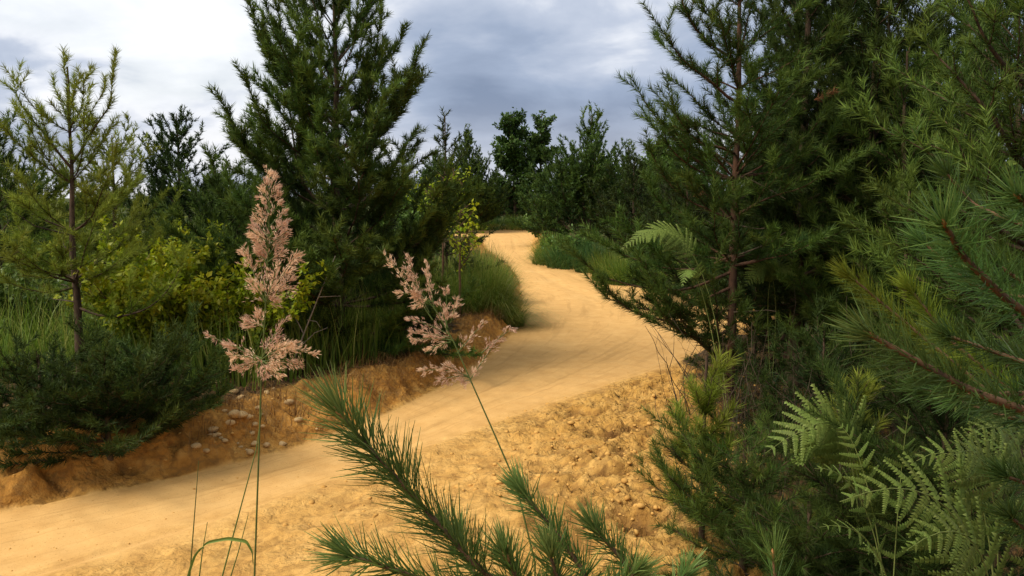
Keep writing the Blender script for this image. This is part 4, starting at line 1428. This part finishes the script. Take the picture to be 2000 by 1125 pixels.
# feathery reed grass ------------------------------------------------------
def spray(parent, o, a, b, n, rng, spl=0.0064, width=0.020, curve=0.0, dens=1.0, name='panicle_branch', tint=0.5):
    """one branch of a grass panicle from a to b, bearing n spikelets in small tufts"""
    n = int(n * 2.2)
    a, b = Vector(a) - o, Vector(b) - o
    ax = (b - a)
    L = ax.length
    mid = a.lerp(b, .5) + Vector((0, 0, curve * L))
    tb = Tubes()
    tb.add([bez(a, mid, b, k / 6) for k in range(7)], [0.0009 * (1 - .1 * k) for k in range(7)], 4)
    st = tb
    t = rng.random(n) ** 0.8 * 0.9 + 0.08
    A_, M_, B_ = [np.array(tuple(v)) for v in (a, mid, b)]
    P = A_ * ((1 - t) ** 2)[:, None] + M_ * (2 * t * (1 - t))[:, None] + B_ * (t * t)[:, None]
    axn = norm(B_ - A_)
    # spikelets gather on short side twigs
    ntw = max(6, n // 11)
    tw = rng.integers(0, ntw, n)
    twt = np.sort(rng.random(ntw)) * .88 + .1
    twd = norm(axn * 0.75 + norm(rng.normal(size=(ntw, 3))) * 0.85)
    twl = width * rng.uniform(.5, 1.3, ntw) * (1.25 - twt)
    base = A_ * ((1 - twt) ** 2)[:, None] + M_ * (2 * twt * (1 - twt))[:, None] + B_ * (twt * twt)[:, None]
    P = base[tw] + twd[tw] * (twl[tw] * rng.random(n))[:, None] + rng.normal(0, .0012, (n, 3))
    d = norm(twd[tw] + axn * .5 + rng.normal(0, .33, (n, 3)))
    ln = spl * rng.uniform(.6, 1.25, n)[:, None]
    w = norm(np.cross(d, rng.normal(size=(n, 3)))) * ln * 0.09
    m = P + d * ln * .4
    V = np.stack([P, m + w, P + d * ln, m - w], 1).reshape(-1, 3)
    bb = np.arange(n)[:, None] * 4
    f = np.concatenate([bb + np.array([[0, 1, 2]]), bb + np.array([[0, 2, 3]])])
    tt = np.repeat(np.clip(tint + rng.normal(0, .22, n), 0, 1), 4)
    s = obj(name, st.mesh(name), M_STEM, parent)
    obj('spikelets', mesh('spikelets', V, [f], {'tint': tt}), M_PAN, s)


def reed(base_px, Y, stem_px, branches, label, seed, rad=0.0017):
    rng = np.random.default_rng(seed)
    bb = at(base_px[0], base_px[1], Y)
    root = empty('reed_grass', (bb.x, bb.y, gz(bb.x, bb.y) - 0.01), label, 'grass plant', 'feathery reed grasses in front')
    o = Vector(root.location)
    pts = [Vector((0, 0, 0))] + [at(x, y, yy) - o for x, y, yy in stem_px]
    fine = []
    for k in range(len(pts) - 1):
        fine += [pts[k].lerp(pts[k + 1], j / 4) for j in range(4)]
    fine.append(pts[-1])
    t = Tubes()
    t.add(fine, [rad * (1 - .6 * k / (len(fine) - 1)) for k in range(len(fine))], 6)
    obj('stem', t.mesh('stem'), M_STEM, root)
    for (x0, y0, Y0, x1, y1, Y1, n, w, cv) in branches:
        spray(root, o, at(x0, y0, Y0), at(x1, y1, Y1), n, rng, width=w, curve=cv)
    return root


Y1 = 1.12
tall = []
rr_ = random.Random(8)
# the narrow top of the tall plume
for k in range(15):
    y = 350 + k * 9
    w = 6 + k * 2.6
    s = 1 if k % 2 else -1
    tall.append((527 - (y - 350) * 0.03, y + 14, Y1, 527 + s * w, y - 18 + rr_.uniform(-5, 5), Y1 + rr_.uniform(-.02, .02), 46, 0.010, 0.05))
for k in range(9):
    y = 452 + k * 7
    s = 1 if k % 2 else -1
    tall.append((524, y + 10, Y1, 524 + s * (28 + rr_.uniform(-6, 9)), y - 16 + rr_.uniform(-8, 8), Y1 + rr_.uniform(-.03, .03), 70, 0.013, 0.1))
tall += [(519, 590, Y1, 470, 478, Y1 + .01, 150, .020, .02), (519, 592, Y1, 488, 545, Y1 - .02, 90, .018, .0), (520, 588, Y1, 498, 440, Y1 + .02, 80, .012, 0),
         (519, 590, Y1, 580, 498, Y1 - .01, 210, .030, .05), (519, 590, Y1, 568, 545, Y1 + .02, 170, .028, .02), (519, 592, Y1, 545, 510, Y1 - .03, 130, .022, 0), (519, 592, Y1, 540, 585, Y1, 70, .015, 0.05),
         (515, 640, Y1, 474, 632, Y1, 110, .016, .25), (515, 638, Y1, 500, 606, Y1, 70, .014, .1),
         (511, 700, Y1, 562, 622, Y1 - .02, 130, .018, .12), (511, 702, Y1, 618, 695, Y1 + .01, 170, .022, .30), (511, 702, Y1, 572, 672, Y1 - .02, 210, .028, .10), (512, 705, Y1, 585, 715, Y1, 110, .022, .12),
         (512, 700, Y1, 402, 652, Y1 + .02, 80, .016, -.02), (470, 680, Y1, 440, 672, Y1, 60, .012, 0), (511, 702, Y1, 436, 695, Y1 - .02, 90, .015, .08), (512, 705, Y1, 458, 722, Y1 - .02, 130, .016, .10),
         (512, 705, Y1, 520, 735, Y1 - .03, 110, .018, .15), (512, 704, Y1, 545, 735, Y1 - .02, 90, .018, .1)]
tall_reed = reed((498, 1125), Y1, [(497, 1125, Y1), (505, 900, Y1), (511, 720, Y1), (519, 590, Y1), (524, 470, Y1), (528, 345, Y1)], tall,
     'tall upright pink plume of reed grass left of centre', 301)
Y2 = 1.2
lean = [(845, 625, Y2, 735, 480, Y2, 130, .018, .06), (838, 610, Y2, 790, 520, Y2, 110, .018, .03), (820, 560, Y2, 795, 500, Y2 - .02, 70, .014, 0), (848, 600, Y2, 832, 512, Y2 + .01, 110, .013, .0),
        (845, 590, Y2, 776, 572, Y2, 130, .018, .12), (835, 590, Y2, 810, 600, Y2, 50, .010, .1), (872, 640, Y2, 872, 560, Y2, 110, .015, 0), (880, 630, Y2, 893, 580, Y2, 80, .012, 0), (875, 640, Y2, 856, 590, Y2, 80, .014, 0),
        (880, 655, Y2, 788, 622, Y2, 90, .015, .10), (880, 660, Y2, 800, 648, Y2, 130, .016, .05), (885, 665, Y2, 805, 665, Y2, 110, .016, .1), (880, 668, Y2, 830, 690, Y2 - .01, 70, .015, .15),
        (893, 690, Y2, 945, 630, Y2, 90, .012, .03), (915, 735, Y2, 820, 725, Y2 - .01, 100, .018, .15), (915, 735, Y2, 850, 745, Y2 - .01, 90, .018, .12), (915, 738, Y2, 870, 715, Y2 - .01, 90, .018, .1),
        (918, 742, Y2, 935, 718, Y2, 50, .012, .05), (918, 742, Y2, 905, 745, Y2, 40, .012, .1), (940, 690, Y2, 1002, 640, Y2, 80, .012, .03), (918, 742, Y2, 990, 640, Y2, 40, .012, .03)]
reed((1040, 1125), Y2, [(1045, 1100, Y2), (1008, 945, Y2), (960, 835, Y2), (920, 745, Y2), (885, 665, Y2), (850, 605, Y2), (800, 540, Y2)], lean,
     'leaning pink reed grass plume in front of the grass tussock', 302, 0.0018)
# bare stalks and an arching blade beside the tall stem
for k, (pts, lab) in enumerate([([(368, 1160), (378, 1030), (388, 900)], 'thin bare grass stalk, leftmost of those by the tall plume'),
                                ([(425, 1160), (465, 1010), (500, 880), (512, 800)], 'long slanting grass stalk crossing the tall plume stem'),
                                ([(440, 1160), (465, 1080), (485, 1005)], 'short slanting grass stalk beside the tall plume stem'),
                                ([(385, 1160), (395, 1080), (405, 1020)], 'short thin grass stalk right of the leftmost bare one'),
                                ([(322, 1048), (327, 1030), (327, 1008)], 'tiny dead stub standing in the sand left of the grass stalks')]):
    Yk = 1.15 if k < 4 else 3.9
    P = [at(x, y, Yk) for x, y in pts]
    if k < 4:
        P = [Vector((P[0].x, P[0].y, gz(P[0].x, P[0].y)))] + P
    stick(P, 0.0016 if k < 4 else .007, lab, 'grass stalk', M_STEM if k < 4 else M_DRY, 'grass_stalk' if k < 4 else 'dead_stub', 'bare grass stalks in front' if k < 4 else None)
rng_ = np.random.default_rng(77)
P = [at(360, 1150, 1.1), at(378, 1090, 1.1), at(400, 1062, 1.1), at(440, 1052, 1.1), at(478, 1056, 1.1), at(492, 1075, 1.1), at(494, 1100, 1.1)]
fine = []
for k in range(len(P) - 1):
    fine += [P[k].lerp(P[k + 1], j / 3) for j in range(5)]
fine.append(P[-1])
for _ in range(5):
    fine = [fine[0]] + [(fine[k - 1] + fine[k] * 2 + fine[k + 1]) / 4 for k in range(1, len(fine) - 1)] + [fine[-1]]
foot = Vector((P[0].x, P[0].y, gz(P[0].x, P[0].y)))
fine = [foot, foot.lerp(P[0], .5)] + fine
V, q = [], []
for k, p in enumerate(fine):
    w = 0.0026 * math.sin(math.pi * min(1, (k + 2) / (len(fine) + 1))) ** .5
    d = Vector((.35, .2, .9)) if 9 < k else Vector((.9, .3, .1))
    d.normalize()
    p = p - foot
    V += [tuple(p - d * w), tuple(p + Vector((0, .002, -.001))), tuple(p + d * w)]
    if k:
        b0 = 3 * k - 3
        q += [(b0, b0 + 1, b0 + 4, b0 + 3), (b0 + 1, b0 + 2, b0 + 5, b0 + 4)]
lb = obj('leaf', mesh('leaf', V, [np.array(q)], {'tint': np.full(len(V), .45)}, smooth=True), M_FERN, tall_reed)
lb.location = foot - Vector(tall_reed.location)
